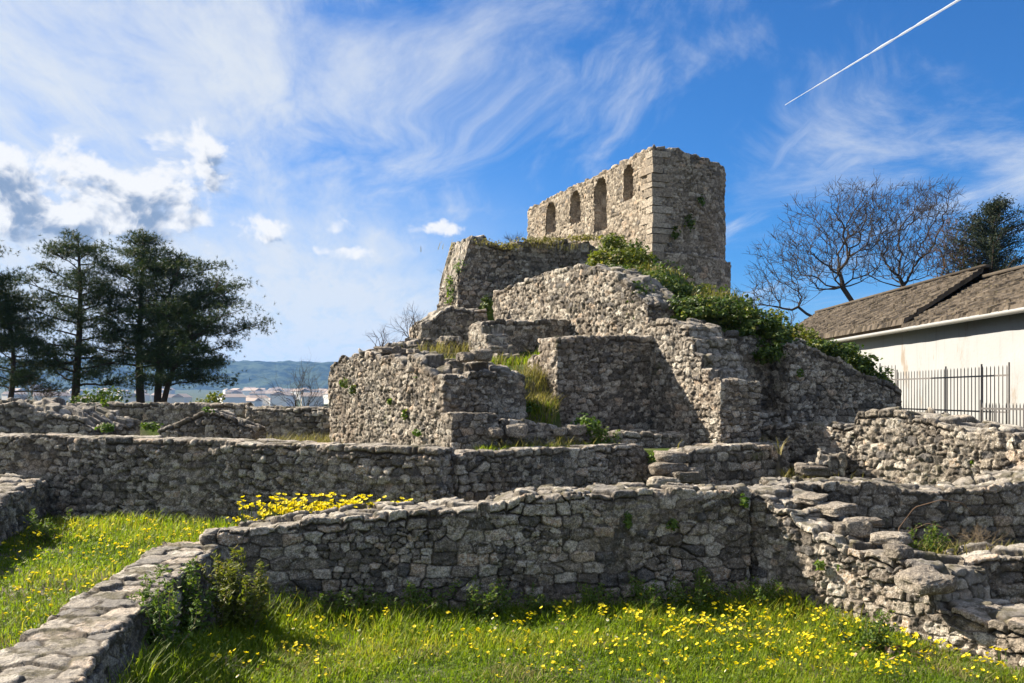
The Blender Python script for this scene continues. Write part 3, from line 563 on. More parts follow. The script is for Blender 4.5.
# ------------------------------------------------------------------ the tower
def tower():
    t = thing('ruined_tower', 'tall roofless stone tower with four arched windows on its sunlit side', 'tower', (4.0, 27.0, 6.0))
    inv = np.array((4.0, 27.0, 6.0))
    a = unit(np.array((0.36, -0.93)))
    c = np.array((4.0, 27.0)); L = 9.5
    win = [(L - 7.70, L - 6.86, 8.16, 9.27), (L - 5.62, L - 4.86, 8.16, 9.27), (L - 3.79, L - 2.90, 7.60, 9.28), (L - 1.82, L - 1.17, 8.23, 9.28)]
    me, (fr, nr, s) = wall_mesh([c - a * L, c - a * L * .5, c - a * .02], 1.0, 4.6, [(0, 9.40), (.3, 9.43), (.6, 9.45), (.85, 9.47), (1, 9.47)], res=.028, cw=.24, rh=.145, depth=.045, seed=151, cap=.05, windows=win, mat=STONE_T, name='side_wall')
    link('side_wall', me, t, -inv)
    me, _ = wall_mesh([(3.98, 27.03), (4.6, 27.24), (5.3, 27.52), (6.0, 27.95), (6.38, 28.5), (6.58, 29.4), (6.62, 32.0)], 1.0, 5.0,
                      [(0, 9.47), (.10, 9.42), (.25, 9.33), (.40, 9.28), (.46, 9.15), (.50, 8.9), (.53, 7.4), (.6, 6.6), (1, 6.0)], res=.028, cw=.24, rh=.145, depth=.05, seed=157, cap=.05, mat=STONE_T, name='apse_wall')
    link('apse_wall', me, t, -inv)
    me, _ = wall_mesh([(4.35, 27.02), (4.75, 27.08), (5.4, 27.34), (6.14, 27.80), (6.54, 28.42), (6.72, 29.3), (6.76, 31.5)], 0.5, 4.6,
                      [(0, 6.48), (.12, 6.46), (.3, 6.40), (.6, 6.30), (1, 6.2)], res=.028, cw=.32, rh=.2, depth=.03, seed=163, cap=.03, mat=STONE_T, name='plinth')
    link('plinth', me, t, -inv)
    g = Geo(); rq = np.random.default_rng(3); z = 5.5; k_ = 0; b_ = unit(np.array((.62, .24)))
    while z < 9.3:
        hq = .15 + .12 * rq.random(); l1, l2 = ((.34, .58) if k_ % 2 else (.60, .34)); l1 *= .8 + .4 * rq.random(); l2 *= .8 + .4 * rq.random(); k_ += 1
        c0 = c - np.array((a[1], -a[0])) * -.035 - b_ * -.0; nn_ = np.array((a[1], -a[0])) * (.03 + .02 * rq.random()); n2 = a * (.05 + .025 * rq.random())
        q = [c + nn_ + n2, c + nn_ - a * l1, c - np.array((a[1], -a[0])) * .2 - a * l1, c + b_ * l2 - a * .25, c + b_ * l2 + n2 * .9]
        lo = [(*(p_ + rq.normal(size=2) * .016), z + .012 + rq.normal() * .006) for p_ in q]; hi = [(p_[0], p_[1], z + hq - .012 + rq.normal() * .006) for p_ in lo]
        t_ = [t3 for i in range(5) for t3 in ((i, (i + 1) % 5, 5 + (i + 1) % 5), (i, 5 + (i + 1) % 5, 5 + i))] + [(5, 6, 7), (5, 7, 8), (5, 8, 9), (0, 2, 1), (0, 3, 2), (0, 4, 3)]
        if rq.random() < .6: g.add(np.array(lo + hi), np.array(t_)[:, ::-1], .30 + .5 * rq.random()); z += hq
    link('quoins', g.mesh('quoins', STONE_T, False), t, -inv)
    for (s0, s1, z0, z1) in win:                  # jambs, arch and sill of each opening, through the wall's thickness
        hw, cs = (s1 - s0) / 2 + .03, (s0 + s1) / 2; z0 -= .03; z1 += .03
        an = np.linspace(0, math.pi, 17)
        out = [(cs - hw, z) for z in np.linspace(z0, z1 - hw, 10)] + [(cs - hw * math.cos(q), z1 - hw + hw * math.sin(q)) for q in an[1:-1]] + [(cs + hw, z) for z in np.linspace(z1 - hw, z0, 10)] + [(q, z0) for q in np.linspace(cs + hw, cs - hw, 8)[1:-1]]
        out = np.array(out); dep = np.linspace(0.03, .97, 18)
        base = (c - a * L); nrm = np.array((a[1], -a[0]))
        sx = out[None, :, 0] + fbm(out[None, :, 0], out[None, :, 1], dep[:, None], .2, 2, 5) * .03
        zz = out[None, :, 1] + fbm(out[None, :, 0], out[None, :, 1], dep[:, None], .2, 2, 9) * .03
        V = np.stack([base[0] + a[0] * sx - nrm[0] * dep[:, None], base[1] + a[1] * sx - nrm[1] * dep[:, None], zz], -1)
        nr_, N_ = V.shape[:2]; i = np.arange(nr_ - 1)[:, None] * N_; j = np.arange(N_)[None]; j2 = (j + 1) % N_
        ti = h32(np.floor(out[None, :, 1] / .15) + np.zeros((18, 1)), np.floor(dep[:, None] / .3) + np.zeros((1, len(out))), np.zeros((18, len(out))), 4)
        me = mesh_np('window_reveal', V, np.stack([i + j, i + j2, i + N_ + j2, i + N_ + j], -1).reshape(-1, 4), STONE_T, {'tint': ti, 'joint': np.zeros(ti.shape), 'cap': np.zeros(ti.shape)})
        link('window_reveal', me, t, -inv)
tower()

# ------------------------------------------------------------------ the white house
def house():
    t = thing('white_house', 'long white plastered house with a brown stone slate roof behind the fence', 'house', (14, 32, 1.4)); inv = -np.array((14, 32, 1.4))
    y, z = np.linspace(15, 50, 140), np.linspace(0.9, 4.72, 24); YY, ZZ = np.meshgrid(y, z)
    ZZ = .9 + (ZZ - .9) * (3.93 + .20 * (YY > 32.95)) / 3.82; V = np.stack([14 + fbm(YY, ZZ, 0, 1.7, 3, 2) * .025, YY, ZZ], -1)
    V2 = np.stack([np.full_like(YY, 18.8), YY, ZZ], -1)
    q = grid_quads(*YY.shape); k = YY.size
    link('wall', mesh_np('wall', np.concatenate([V, V2]), np.concatenate([q[:, ::-1], q + k]), PLASTER), t, inv)
    for yy in (15.0, 50.0):
        g = Geo(); g.add([(14, yy, .9), (18.8, yy, .9), (18.8, yy, 4.7), (16.4, yy, 6.3), (14, yy, 4.7)], [(0, 1, 2), (0, 2, 4), (4, 2, 3)])
        link('gable', g.mesh('gable', PLASTER, False), t, inv)
    def roof(y0, y1, ze, zr, xe, seed):
        xr = 16.4; sl = math.hypot(xr - xe, zr - ze); th = .16
        yy = np.arange(y0, y1 + 1e-6, .045); ss = np.arange(0, sl + 1e-6, .035); YY, SS = np.meshgrid(yy, ss)
        row = np.floor((SS + .09 * fbm(YY, SS, 0, .45, 3, seed)) / .21); fr = (SS + .09 * fbm(YY, SS, 0, .45, 3, seed)) / .21 - row
        wd = .24; cell = np.floor(YY / wd + h32(row, row * 0, row * 0, seed) * 3 + .25 * fbm(YY, row, 0, .4, 1, seed))
        r1, r2 = h32(cell, row, row * 0, seed + 1), h32(cell, row, row * 0 + 1, seed + 1)
        d = (1 - fr) * .055 + r1 * .07 + fbm(YY, SS, 0, 2.2, 2, seed) * .04
        nx, nz = -(zr - ze) / sl, (xr - xe) / sl
        Vf = np.stack([xe + SS / sl * (xr - xe) + nx * d, YY, ze + SS / sl * (zr - ze) + nz * d], -1)
        Vb = Vf.copy(); Vb[..., 0] = 2 * xr - Vb[..., 0]
        Vu = np.stack([xe + SS / sl * (xr - xe) - nx * -th, YY, ze + SS / sl * (zr - ze) - nz * th], -1)
        q = grid_quads(*YY.shape); k = YY.size; nr_, nc_ = YY.shape
        P = [q[:, ::-1], q + k, q + 2 * k]
        for col in (0, nc_ - 1):                                   # verges
            i = np.arange(nr_ - 1) * nc_ + col
            P.append(np.stack([i, i + nc_, i + nc_ + 2 * k, i + 2 * k], 1)); 
        i = np.arange(nc_ - 1); P.append(np.stack([i, i + 1, i + 1 + 2 * k, i + 2 * k], 1))
        ti = np.concatenate([r2.ravel()] * 3)
        me = mesh_np('roof', np.concatenate([Vf.reshape(-1, 3), Vb.reshape(-1, 3), Vu.reshape(-1, 3)]), np.concatenate(P), SLATE, {'tint': ti}, False)
        return link('roof', me, t, inv)
    roof(13.0, 33.0, 4.78, 6.42, 13.55, 5)
    roof(32.9, 51.0, 4.98, 6.78, 13.62, 9)
    g = Geo(); g.bar((16.4, 13, 6.50), (16.4, 32.9, 6.50), .3, .1); link('ridge_cap', g.mesh('ridge_cap', SLATE), t, inv)
    g = Geo(); g.bar((16.4, 32.8, 6.86), (16.4, 51, 6.86), .3, .1); link('ridge_cap', g.mesh('ridge_cap', SLATE), t, inv)
    g = Geo(); g.bar((13.70, 32.95, 4.80), (13.70, 51, 4.80), .05, .40); link('fascia', g.mesh('fascia', DRYSTEM, False), t, inv)
    g = Geo(); pts = [(13.53, yy, 4.66) for yy in np.linspace(13, 51, 20)]
    g.tube(pts, .075, 8); link('gutter', g.mesh('gutter', GUTTER), t, inv)
house()

def fence(label, p, q, zb, zt, n, rails, posts, spike=.10):
    t = thing('iron_fence', label, 'fence', (p[0], p[1], zb), 'black iron fence panels by the white house'); inv = -np.array((p[0], p[1], zb))
    p, q = np.array(p), np.array(q)
    for z in rails:
        g = Geo(); g.bar((*p, z), (*q, z), .03, .04); link('rail', g.mesh('rail', IRON, False), t, inv)
    for f in posts:
        g = Geo(); c = p + (q - p) * f; g.bar((*c, zb), (*c, zt + .06), .032); link('post', g.mesh('post', IRON, False), t, inv)
    for k in range(n):
        c = p + (q - p) * (k + .5) / n; g = Geo(); g.tube([(*c, zb + .1), (*c, zt - .05), (*c, zt)], (.013, .013, .003), 5)
        link('picket', g.mesh('picket', IRON), t, inv)
fence('long spiked iron fence in front of the white wall', XY(897, 29.6), XY(1009, 22.9), 1.4, 3.13, 34, (2.88, 1.98), (0, .5, .80, 1))
fence('short spiked fence return beside the ivy wall', XY(880, 30.2), XY(897, 29.6), 1.4, 3.35, 5, (2.88, 1.98), (0,))
fence('lower spiked iron fence at the right edge of the white wall', XY(981, 19.6), XY(1090, 17.6), 1.4, 2.24, 30, (2.12, 1.5), (0, .5, 1))

# ------------------------------------------------------------------ trees
def pine(label, px, Y, ztop_, w, seed, lean=(0, 0), low=.25, skew=(0, 0), nl=34, group='dark pines behind the boundary wall'):
    r = np.random.default_rng(seed); x0 = X(px, Y); zb = float(gz(x0, Y)); H = ztop_ - zb
    t = thing('pine_tree', label, 'tree', (x0, Y, zb - .1), group)
    g = Geo(); hh = np.linspace(0, 1, 14)
    cx = lambda f: lean[0] * f ** 1.3 + .10 * np.sin(f * 5 + seed); cy = lambda f: lean[1] * f ** 1.3 + .10 * np.sin(f * 4 + seed * 2)
    g.tube(np.stack([cx(hh), cy(hh), hh * H], 1), (.021 * H) * (1 - hh) ** .8 + .02, 8)
    T, D = [], []
    for k in range(nl):
        f = low + (1 - low) * (k + r.random()) / nl * .97; az = k * 2.4 + r.random() * .9
        env = (math.sin(min(1, (1 - f) / (1 - low) * 1.25 + .12) * math.pi * .5)) ** .8 * (.75 + .45 * r.random())
        ln = w * env * (1 + .55 * (math.cos(az) * skew[0] + math.sin(az) * skew[1]))
        st = np.array((cx(f), cy(f), f * H)); dz = (.25 + .35 * f) if r.random() < .8 else -.05
        s_ = np.linspace(0, 1, 7)[:, None]; dirv = np.array((math.cos(az), math.sin(az), dz * .35))
        crv = st + dirv * ln * s_ + np.array((0, 0, 1)) * (ln * .22 * s_ ** 2 * (1 if f > .4 else .2)) + np.cumsum(r.normal(size=(7, 3)) * .035 * ln ** .5, 0) * (s_ > 0)
        g.tube(crv, .010 * H * (.35 + .5 * (1 - f)) * (1 - s_[:, 0] * .85), 5)
        npad = max(4, int(ln * 3.9))
        for q in range(npad):
            a = .30 + .75 * r.random() ** .7 if ln > .8 else .15 + .9 * r.random(); a = min(a, 1.0)
            c = np.array([np.interp(a, s_[:, 0], crv[:, m]) for m in range(3)]) + r.normal(size=3) * np.array((.24, .24, .07)) * (.5 + .35 * ln) * (.4 + a * .6)
            if r.random() < .6: g.tube([crv[min(6, int(a * 5))], c], (.022, .008), 4)
            m = int(r.integers(26, 42)); sz = .17 + .15 * r.random()
            off = r.normal(size=(m, 3)) * np.array((sz, sz, sz * .48)); T.append(c + off); D.append(off * .9 + np.array((0, 0, .12)))
    T, D = np.concatenate(T), unit(np.concatenate(D) + r.normal(size=(sum(len(q) for q in T), 3)) * .05)
    nn = 10; n = len(T); tint = np.clip(.35 + .28 * r.normal(size=n) + .2 * (T[:, 2] / H - .5), 0, 1)
    dv = unit(D[:, None] * .75 + r.normal(size=(n, nn, 3)) * .8); ln = .10 + .08 * r.random((n, nn, 1)); sd = unit(np.cross(dv, r.normal(size=(n, nn, 3)))) * .0085
    b = np.broadcast_to(T[:, None], dv.shape); V = np.stack([b - sd, b + sd, b + dv * ln], 2).reshape(-1, 3)
    gc = Geo(); gc.add(V, np.arange(len(V)).reshape(-1, 3), np.repeat(tint, nn * 3))
    link('trunk', g.mesh('trunk', BARK), t); link('crown', gc.mesh('crown', NEEDLE, False), t)
pine('leftmost of the tall pines, standing apart with an even round top', 78, 40, Z(232, 40), 2.0, 5, low=.16, skew=(-.1, 0), nl=42)
pine('tall straight pine at the left of the clump of three', 141, 40.5, Z(229, 40.5), 1.75, 9, low=.26, skew=(-.15, 0), nl=42)
pine('pine leaning right in the middle of the clump of three', 154, 40.0, Z(250, 40), 1.8, 14, lean=(1.1, 0), low=.32, skew=(.35, 0), nl=34)
pine('lower wide pine at the right of the clump with limbs reaching right', 163, 39.3, Z(288, 39.3), 2.0, 23, lean=(1.6, 0), low=.24, skew=(.65, 0), nl=40)
pine('small bushy pine with a crooked trunk near the left edge', 10, 38.5, Z(292, 38.5), 1.6, 31, low=.2, nl=36)
pine('pine at the left edge of the view, only its right branches showing', -28, 37.5, Z(238, 37.5), 1.5, 37, low=.4, skew=(.2, 0), nl=32)

def bare(name, label, px, Y, zb, H, spread, seed, mat=TWIG, levels=6, stems=3, r0=.2, cat='tree', group=None, lean=0.0, dense=1.0, up=.35, rmin=.001):
    r = np.random.default_rng(seed); x0 = X(px, Y); t = thing(name, label, cat, (x0, Y, zb), group); gT, gC = Geo(), Geo()
    def grow(p, d, ln, rad, lev):
        k = 5; pts = [p]; dd = d.copy()
        for q in range(k):
            dd = unit(dd + r.normal(size=3) * (.14 if lev < 2 else .15) + np.array((0, 0, up * .12 if lev > 2 else -.02 if lev > 0 else 0.0))); pts.append(pts[-1] + dd * ln / k)
        pts = np.array(pts); (gT if lev == 0 else gC).tube(pts, np.maximum(np.linspace(rad, rad * .62, k + 1), rmin), 7 if lev < 2 else (5 if lev < 4 else 3))
        if lev >= levels: return
        nb = 2 + (r.random() < .6 * dense) + (lev >= 2) * (r.random() < .55 * dense)
        for b in range(nb):
            f = 1.0 if b == 0 else .35 + .6 * r.random(); at = pts[min(k, int(round(f * k)))]
            ax = unit(r.normal(size=3)); nd = unit(dd * 1.0 + unit(np.cross(dd, ax)) * (.50 + .65 * r.random()) * (spread if lev < 3 else 1.0) + np.array((0, 0, .05)))
            grow(at, nd, ln * (.66 + .22 * r.random()), rad * (.62 if b == 0 else .5), lev + 1)
    for q in range(stems):
        an = q * 2 * math.pi / stems + r.random(); 
        grow(np.array((0., 0., 0.)), unit(np.array((math.cos(an) * .55 * spread + lean, math.sin(an) * .35 * spread, 1.0))), H * .27, r0, 0)
    link('trunk', gT.mesh('trunk', mat), t); link('crown', gC.mesh('crown', mat), t)
G_B = 'leafless trees behind the house roof'
def crown_tree(label, px, Y, zb, fork, blobs, n, seed, mat=TWIG, tip=.012, twl=.55):
    """limbs grown out to points filling the crown: each point joins the limb that gives the shortest way from the root"""
    r = np.random.default_rng(seed); x0 = X(px, Y); t = thing('bare_tree', label, 'tree', (x0, Y, zb), G_B); root = np.array((x0, Y, zb))
    pts = []
    tot = sum(q[2] * q[3] for q in blobs)
    for (bx, by, rx, rz, ry) in blobs:
        m = int(n * rx * rz / tot); q = unit(r.normal(size=(m, 3))) * (r.random((m, 1)) ** .42)
        pts.append(np.array((X(bx, Y), Y, Z(by, Y))) + q * np.array((rx / F * Y, ry, rz / F * Y)))
    pts = np.concatenate(pts); pts = pts[np.argsort(np.linalg.norm(pts - root, axis=1))]
    nt_ = 7; tr = np.array([root + np.array((.12 * math.sin(k), .1 * math.cos(k * 1.3), fork * k / (nt_ - 1))) for k in range(nt_)])
    Pn = np.concatenate([tr, pts]); N_ = len(Pn); par = np.full(N_, -1); pl = np.zeros(N_)
    for k in range(1, nt_): par[k] = k - 1; pl[k] = pl[k - 1] + np.linalg.norm(Pn[k] - Pn[k - 1])
    for k in range(nt_, N_):
        d = np.linalg.norm(Pn[nt_ - 3:k] - Pn[k], axis=1); up = np.maximum(Pn[nt_ - 3:k, 2] - Pn[k, 2], 0)
        j = int(np.argmin(d * 1.55 + .55 * pl[nt_ - 3:k] + up * .5)) + nt_ - 3; par[k] = j; pl[k] = pl[j] + np.linalg.norm(Pn[k] - Pn[j])
    w = np.zeros(N_); kids = np.zeros(N_, int)
    for k in range(N_ - 1, 0, -1):
        if kids[k] == 0: w[k] = tip ** 2.25
        w[par[k]] += w[k]; kids[par[k]] += 1
    rad = np.maximum(w, tip ** 2.25) ** (1 / 2.25); gT, gC = Geo(), Geo()
    gT.tube(Pn[:nt_] - root, np.maximum(rad[:nt_], rad[nt_ - 1]) * np.linspace(1.25, 1, nt_), 9)
    for k in range(nt_, N_):
        p, q = Pn[par[k]], Pn[k]; L_ = np.linalg.norm(q - p); m = (p + q) / 2 + r.normal(size=3) * .07 * L_ + np.array((0, 0, -.05 * L_))
        r0_ = min(rad[par[k]], rad[k] * 1.5); gC.tube(np.array([p, p * .3 + m * .7, m * .3 + q * .7, q]) - root, [r0_, r0_ * .7 + rad[k] * .3, rad[k] * 1.02, rad[k]], 7 if rad[k] > .08 else (5 if rad[k] > .03 else 3))
        if kids[k] <= 1:
            dr = unit(q - p)
            for _ in range(4):
                d = unit(dr + r.normal(size=3) * .55 + np.array((0, 0, .25))); l_ = twl * (.5 + r.random()); e = q + d * l_; m2 = (q + e) / 2 + r.normal(size=3) * .04
                gC.tube(np.array([q, m2, e]) - root, [tip * .9, tip * .8, tip * .55], 3)
    link('trunk', gT.mesh('trunk', mat), t); link('crown', gC.mesh('crown', mat), t)
crown_tree('large spreading leafless tree rising behind the slate roof', 864, 58, 2.5, 4.6, [(835, 236, 62, 52, 3.2), (790, 272, 46, 36, 2.5), (757, 298, 24, 16, 1.6), (868, 215, 40, 36, 2.5)], 950, 4)
crown_tree('leafless tree right of the largest one, its stems leaning right', 903, 60, 2.5, 5.2, [(905, 232, 52, 50, 3.2), (934, 208, 26, 30, 2.0), (890, 262, 40, 26, 2.0)], 700, 15)
bare('bare_tree', 'low leafless thicket tree between the tower and the slate roof', 785, 54, 1.2, 8.0, 1.5, 21, levels=6, stems=4, r0=.13, group=G_B, dense=.9, rmin=.012)
crown_tree('brownish dense leafless tree beside the dark conifer', 958, 55, 3.0, 4.5, [(957, 252, 32, 36, 2.0), (985, 262, 24, 18, 1.5)], 750, 33, BROWNTWIG, .011, .45)

def conifer():
    r = np.random.default_rng(77); Y = 53; x0 = X(992, Y); zb = 1.5; H = Z(203, Y) - zb
    t = thing('conifer_tree', 'dark green conifer standing behind the right end of the roof', 'tree', (x0, Y, zb)); g = Geo()
    g.tube([(0, 0, 0), (0, 0, H * .9)], (.2, .03), 7); gc = Geo()
    for k in range(230):
        f = .2 + .8 * r.random(); az = r.random() * 6.28; ln = (5.2 * (1 - f) ** .6 + .4) * (.5 + .7 * r.random())
        tip = np.array((math.cos(az) * ln, math.sin(az) * ln, f * H + ln * .25)); s_ = r.random((110, 1)) ** .7
        c = np.array((0, 0, f * H - .2)) * (1 - s_) + tip * s_ + r.normal(size=(110, 3)) * .17
        leaves(gc, c, .15 + .10 * r.random(110), r, .22, .3, np.clip(.4 + .3 * r.normal(size=110), 0, 1)); g.tube([(0, 0, f * H - .3), tip], (.04, .012), 4)
    link('trunk', g.mesh('trunk', BARK), t); link('crown', gc.mesh('crown', CYP, False), t)
conifer()

# ------------------------------------------------------------------ ivy, shrubs and weeds
def leafy(name, label, cat, blobs, mat, size, dens, seed, group=None, stem=True, aspect=.7, up=.35, clump=0.5):
    """a mass of leaves through several ellipsoids (x, y, z, rx, ry, rz), patchy so that gaps show"""
    r = np.random.default_rng(seed); g = Geo(); gs = Geo(); c0 = np.array(blobs[0][:3])
    for (x, y, z, rx, ry, rz) in blobs:
        n = int(dens * (rx * ry + ry * rz + rx * rz) * 4)
        q = unit(r.normal(size=(n, 3))) * (r.random((n, 1)) ** .30); q *= (1 + .45 * fbm(q[:, 0] * 1.7 + x, q[:, 1] * 1.7 + y, q[:, 2] * 1.7 + z, .6, 2, seed))[:, None]
        c = q * np.array((rx, ry, rz)) + np.array((x, y, z))
        keep = fbm(c[:, 0], c[:, 1], c[:, 2], max(.12, clump * min(rx, rz)), 2, seed + 4) > -.28; c, q = c[keep], q[keep]
        ti = np.clip(.42 + .30 * r.normal(size=len(c)) + .22 * fbm(c[:, 0], c[:, 1], c[:, 2], .3, 2, seed + 8), 0, 1)
        leaves(g, c, size * (.6 + .8 * r.random(len(c))), r, aspect, up, ti, out=unit(q) * .7)
    me = g.mesh(name, mat, False); o = link(name, me); return tag(o, label, cat, group, 'stuff' if cat == 'moss' else 'thing')
def bl(px, py, Y, rpx, rpy, ry):
    x = X(px, Y); return (x, Y, Z(py, Y), rpx / F * Y, ry, rpy / F * Y)
leafy('ivy', 'dark ivy mass spilling over the recessed wall', 'ivy', [bl(690, 306, 17.9, 26, 9, .6), bl(722, 310, 17.9, 30, 13, .6), bl(752, 325, 17.7, 26, 16, .55), bl(778, 338, 17.6, 18, 16, .5), bl(770, 352, 17.2, 14, 10, .35), bl(700, 312, 17.5, 22, 6, .4)], IVY, .078, 760, 1, up=.45, clump=.8)
leafy('ivy', 'green ivy trailing down the sloping wall top beside the house', 'ivy', [bl(822, 346, 17.7, 14, 7, .4), bl(842, 352, 17.9, 16, 9, .4), bl(862, 364, 18.1, 15, 10, .4), bl(880, 378, 18.3, 12, 10, .35)], IVY, .08, 850, 2, up=.5)
leafy('ivy', 'ivy patch on the sunlit rubble wall below the tower corner', 'ivy', [bl(640, 300, 18.3, 14, 20, .35), bl(655, 285, 19.5, 26, 16, .6), bl(632, 278, 19.6, 18, 10, .4), bl(612, 272, 20.0, 18, 7, .4), bl(676, 292, 19.2, 16, 10, .5)], IVY, .078, 700, 3, clump=.8)
leafy('shrub', 'yellow green bush at the foot of the tower corner', 'shrub', [bl(600, 264, 22.5, 13, 16, .5), bl(622, 262, 22.5, 20, 14, .6), bl(612, 243, 24.5, 14, 9, .5), bl(640, 258, 24.0, 14, 8, .5)], SHRUB, .085, 620, 4, clump=.8)
leafy('shrub', 'dark bush against the sunlit side of the tower', 'shrub', [bl(632, 250, 25.6, 15, 10, .5), bl(648, 262, 25.2, 10, 8, .4)], IVY, .085, 420, 5)
leafy('shrub', 'pale green bush behind the ivy left of the roof', 'shrub', [bl(795, 332, 19.2, 14, 9, .5), bl(775, 318, 20, 12, 9, .5), bl(810, 336, 19.0, 8, 7, .4)], SHRUB, .075, 320, 6)
leafy('shrub', 'light green bush on the mound right of the tower base', 'shrub', [bl(724, 298, 20.5, 10, 6, .4), bl(740, 304, 20.5, 10, 5, .4), bl(702, 288, 23, 12, 5, .4)], SHRUB, .075, 300, 7)
leafy('moss_patch', 'green moss hanging on the upper left crag', 'moss', [bl(452, 290, 25.5, 7, 14, .35), bl(462, 268, 25.3, 8, 9, .3)], WEED, .07, 420, 8, stem=False)
leafy('moss_patch', 'mossy turf along the broken top of the high dark wall', 'moss', [bl(484, 244, 25.4, 15, 4, .5), bl(505, 247, 25.5, 16, 4, .5), bl(540, 240, 25.8, 24, 2.5, .5), bl(585, 238, 26.4, 22, 2.5, .5)], DRYGRASS, .07, 260, 9, stem=False)
for i, (px, py, Y, a, b, lab) in enumerate([
    (551, 286, 25, 3, 3, ''), ]): pass
small = [  # small plants rooted in the masonry
    (487, 304, 23.6, 6, 9, 'leafy weeds wedged between the dark ragged wall and the long sunlit wall'), (654, 458, 14.6, 7, 5, 'green weeds at the head of the tumbled steps'), (150, 426, 18.2, 10, 4, 'low weeds between the rubble top and the sloping wall stub'),
    (344, 383, 19.2, 5, 4, 'green tuft high on the far end of the bastion flank'), (353, 390, 18.7, 4, 5, 'dark tuft low beside the far end of the bastion flank'),
    (390, 402, 17.0, 4, 4, 'green tuft in the middle of the bastion flank'), (405, 415, 16.3, 4, 5, 'leafy tuft low in the middle of the bastion flank'),
    (420, 433, 15.6, 7, 4, 'bright tuft at the foot of the bastion flank'), (417, 378, 16.0, 3, 6, 'hanging tuft near the top of the bastion flank'),
    (443, 462, 13.4, 6, 9, 'dry green growth in the gap between the two shaded walls'), (563, 502, 10.95, 9, 6, 'leafy sprig on top of the foreground wall near its centre'),
    (590, 496, 11.0, 6, 4, 'small mossy sprig on top of the foreground wall'), (628, 520, 10.72, 4, 9, 'thin plant hanging on the face of the foreground wall'),
    (672, 524, 10.86, 7, 5, 'round sprig on the foreground wall face near the right'), (744, 502, 10.95, 5, 7, 'plant in the corner between foreground wall and stepped wall'),
    (820, 566, 10.2, 5, 6, 'green sprig on the sunlit stepped wall'), (838, 560, 9.95, 3, 8, 'narrow sprig on the stepped wall next to the step'),
    (668, 478, 14.7, 6, 12, 'dark fern beside the tumbled steps'), (770, 472, 15.9, 9, 9, 'dark weed at the foot of the square ended wall'),
    (752, 428, 16.4, 6, 8, 'bright weed beside the wall stub'), (976, 462, 13.3, 5, 9, 'green weed climbing the pale sunlit wall'),
    (106, 428, 18.0, 9, 5, 'bright green weed on the broad coping at the far left'), (210, 409, 19.0, 6, 3, 'little green weed on the sloping wall stub'),
    (528, 406, 16.0, 12, 5, 'patch of grass on the step left of the square shaded wall'), (690, 222, 27.3, 5, 8, 'dark plant high on the shaded face of the tower'),
    (676, 232, 27.05, 4, 7, 'dark plant near the left edge of the shaded tower face'), (702, 200, 27.5, 3, 5, 'small plant near the top of the shaded tower face'),
    (800, 372, 17.0, 3, 5, 'little fern at the left corner of the ivy topped wall'), (585, 425, 14.9, 14, 9, 'pale flowering weed on the terrace before the square shaded wall'),
    (486, 398, 15.2, 5, 5, 'dark tuft on the shaded bastion end'), (105, 402, 24.0, 4, 5, 'green weed on the far boundary wall')]
for i, (px, py, Y, a, b, lab) in enumerate(small):
    dark = 'dark' in lab
    leafy('wall_plant', lab, 'plant', [bl(px, py, Y, a, b, max(.06, a / F * Y * .8))], IVY if dark else WEED, .05 + .0012 * Y, 900 if Y < 16 else 700, 200 + i, 'plants rooted in the old masonry', stem=Y < 16)

def stalky(label, px, Y, h, w, n, seed, mat=WEED, lf=.06, name='tall_weed', group='tall weeds by the walls', zoff=0.0, z=None):
    r = np.random.default_rng(seed); x = X(px, Y); zb = float(gz(x, Y)) + zoff if z is None else z; t = thing(name, label, 'plant', (x, Y, zb), group); g, gs = Geo(), Geo()
    for k in range(n):
        b = np.array((*(r.normal(size=2) * w * .35), 0)); hh = h * (.55 + .5 * r.random()); tip = b + np.array((*(r.normal(size=2) * w * .45), hh))
        s_ = np.linspace(0, 1, 7)[:, None]; pts = b * (1 - s_) + tip * s_ + np.array((r.normal() * .04, r.normal() * .04, 0)) * np.sin(s_ * 3.1)
        gs.tube(pts, np.linspace(.006, .002, 7), 4)
        m = int(hh / .0055); a = r.random(m) ** .8; c = np.stack([np.interp(a, s_[:, 0], pts[:, q]) for q in range(3)], 1) + r.normal(size=(m, 3)) * np.array((.035, .035, .02)) * (1.25 - a[:, None] * .6)
        leaves(g, c, lf * (.6 + .7 * r.random(m)) * (1.2 - .5 * a), r, .42, .45, np.clip(.35 + .25 * r.normal(size=m) + .3 * a, 0, 1))
    link('foliage', g.mesh('foliage', mat, False), t); link('stem', gs.mesh('stem', DRYSTEM), t)
stalky('tallest leafy weed in the corner of the two low walls', 240, 9.2, .86, .26, 20, 1, SHRUB, lf=.075)
stalky('leafy weed against the parapet wall, left of the tallest one', 183, 8.6, .70, .2, 14, 2, lf=.07)
stalky('low weed further down the parapet wall', 158, 7.6, .62, .24, 14, 3, lf=.065)
stalky('feathery green weed by the low wall end at the left edge', 40, 11.9, .45, .25, 12, 4, lf=.05)
stalky('dark weed at the foot of the foreground wall, left part', 345, 10.1, .38, .35, 14, 5)
stalky('dark bushy weed at the foot of the foreground wall, middle', 425, 10.2, .42, .4, 14, 6)
stalky('dark weed below the round sprig on the foreground wall', 600, 10.4, .35, .35, 12, 7)
stalky('tall dark weed at the right foot of the foreground wall', 712, 10.55, .45, .3, 14, 8)
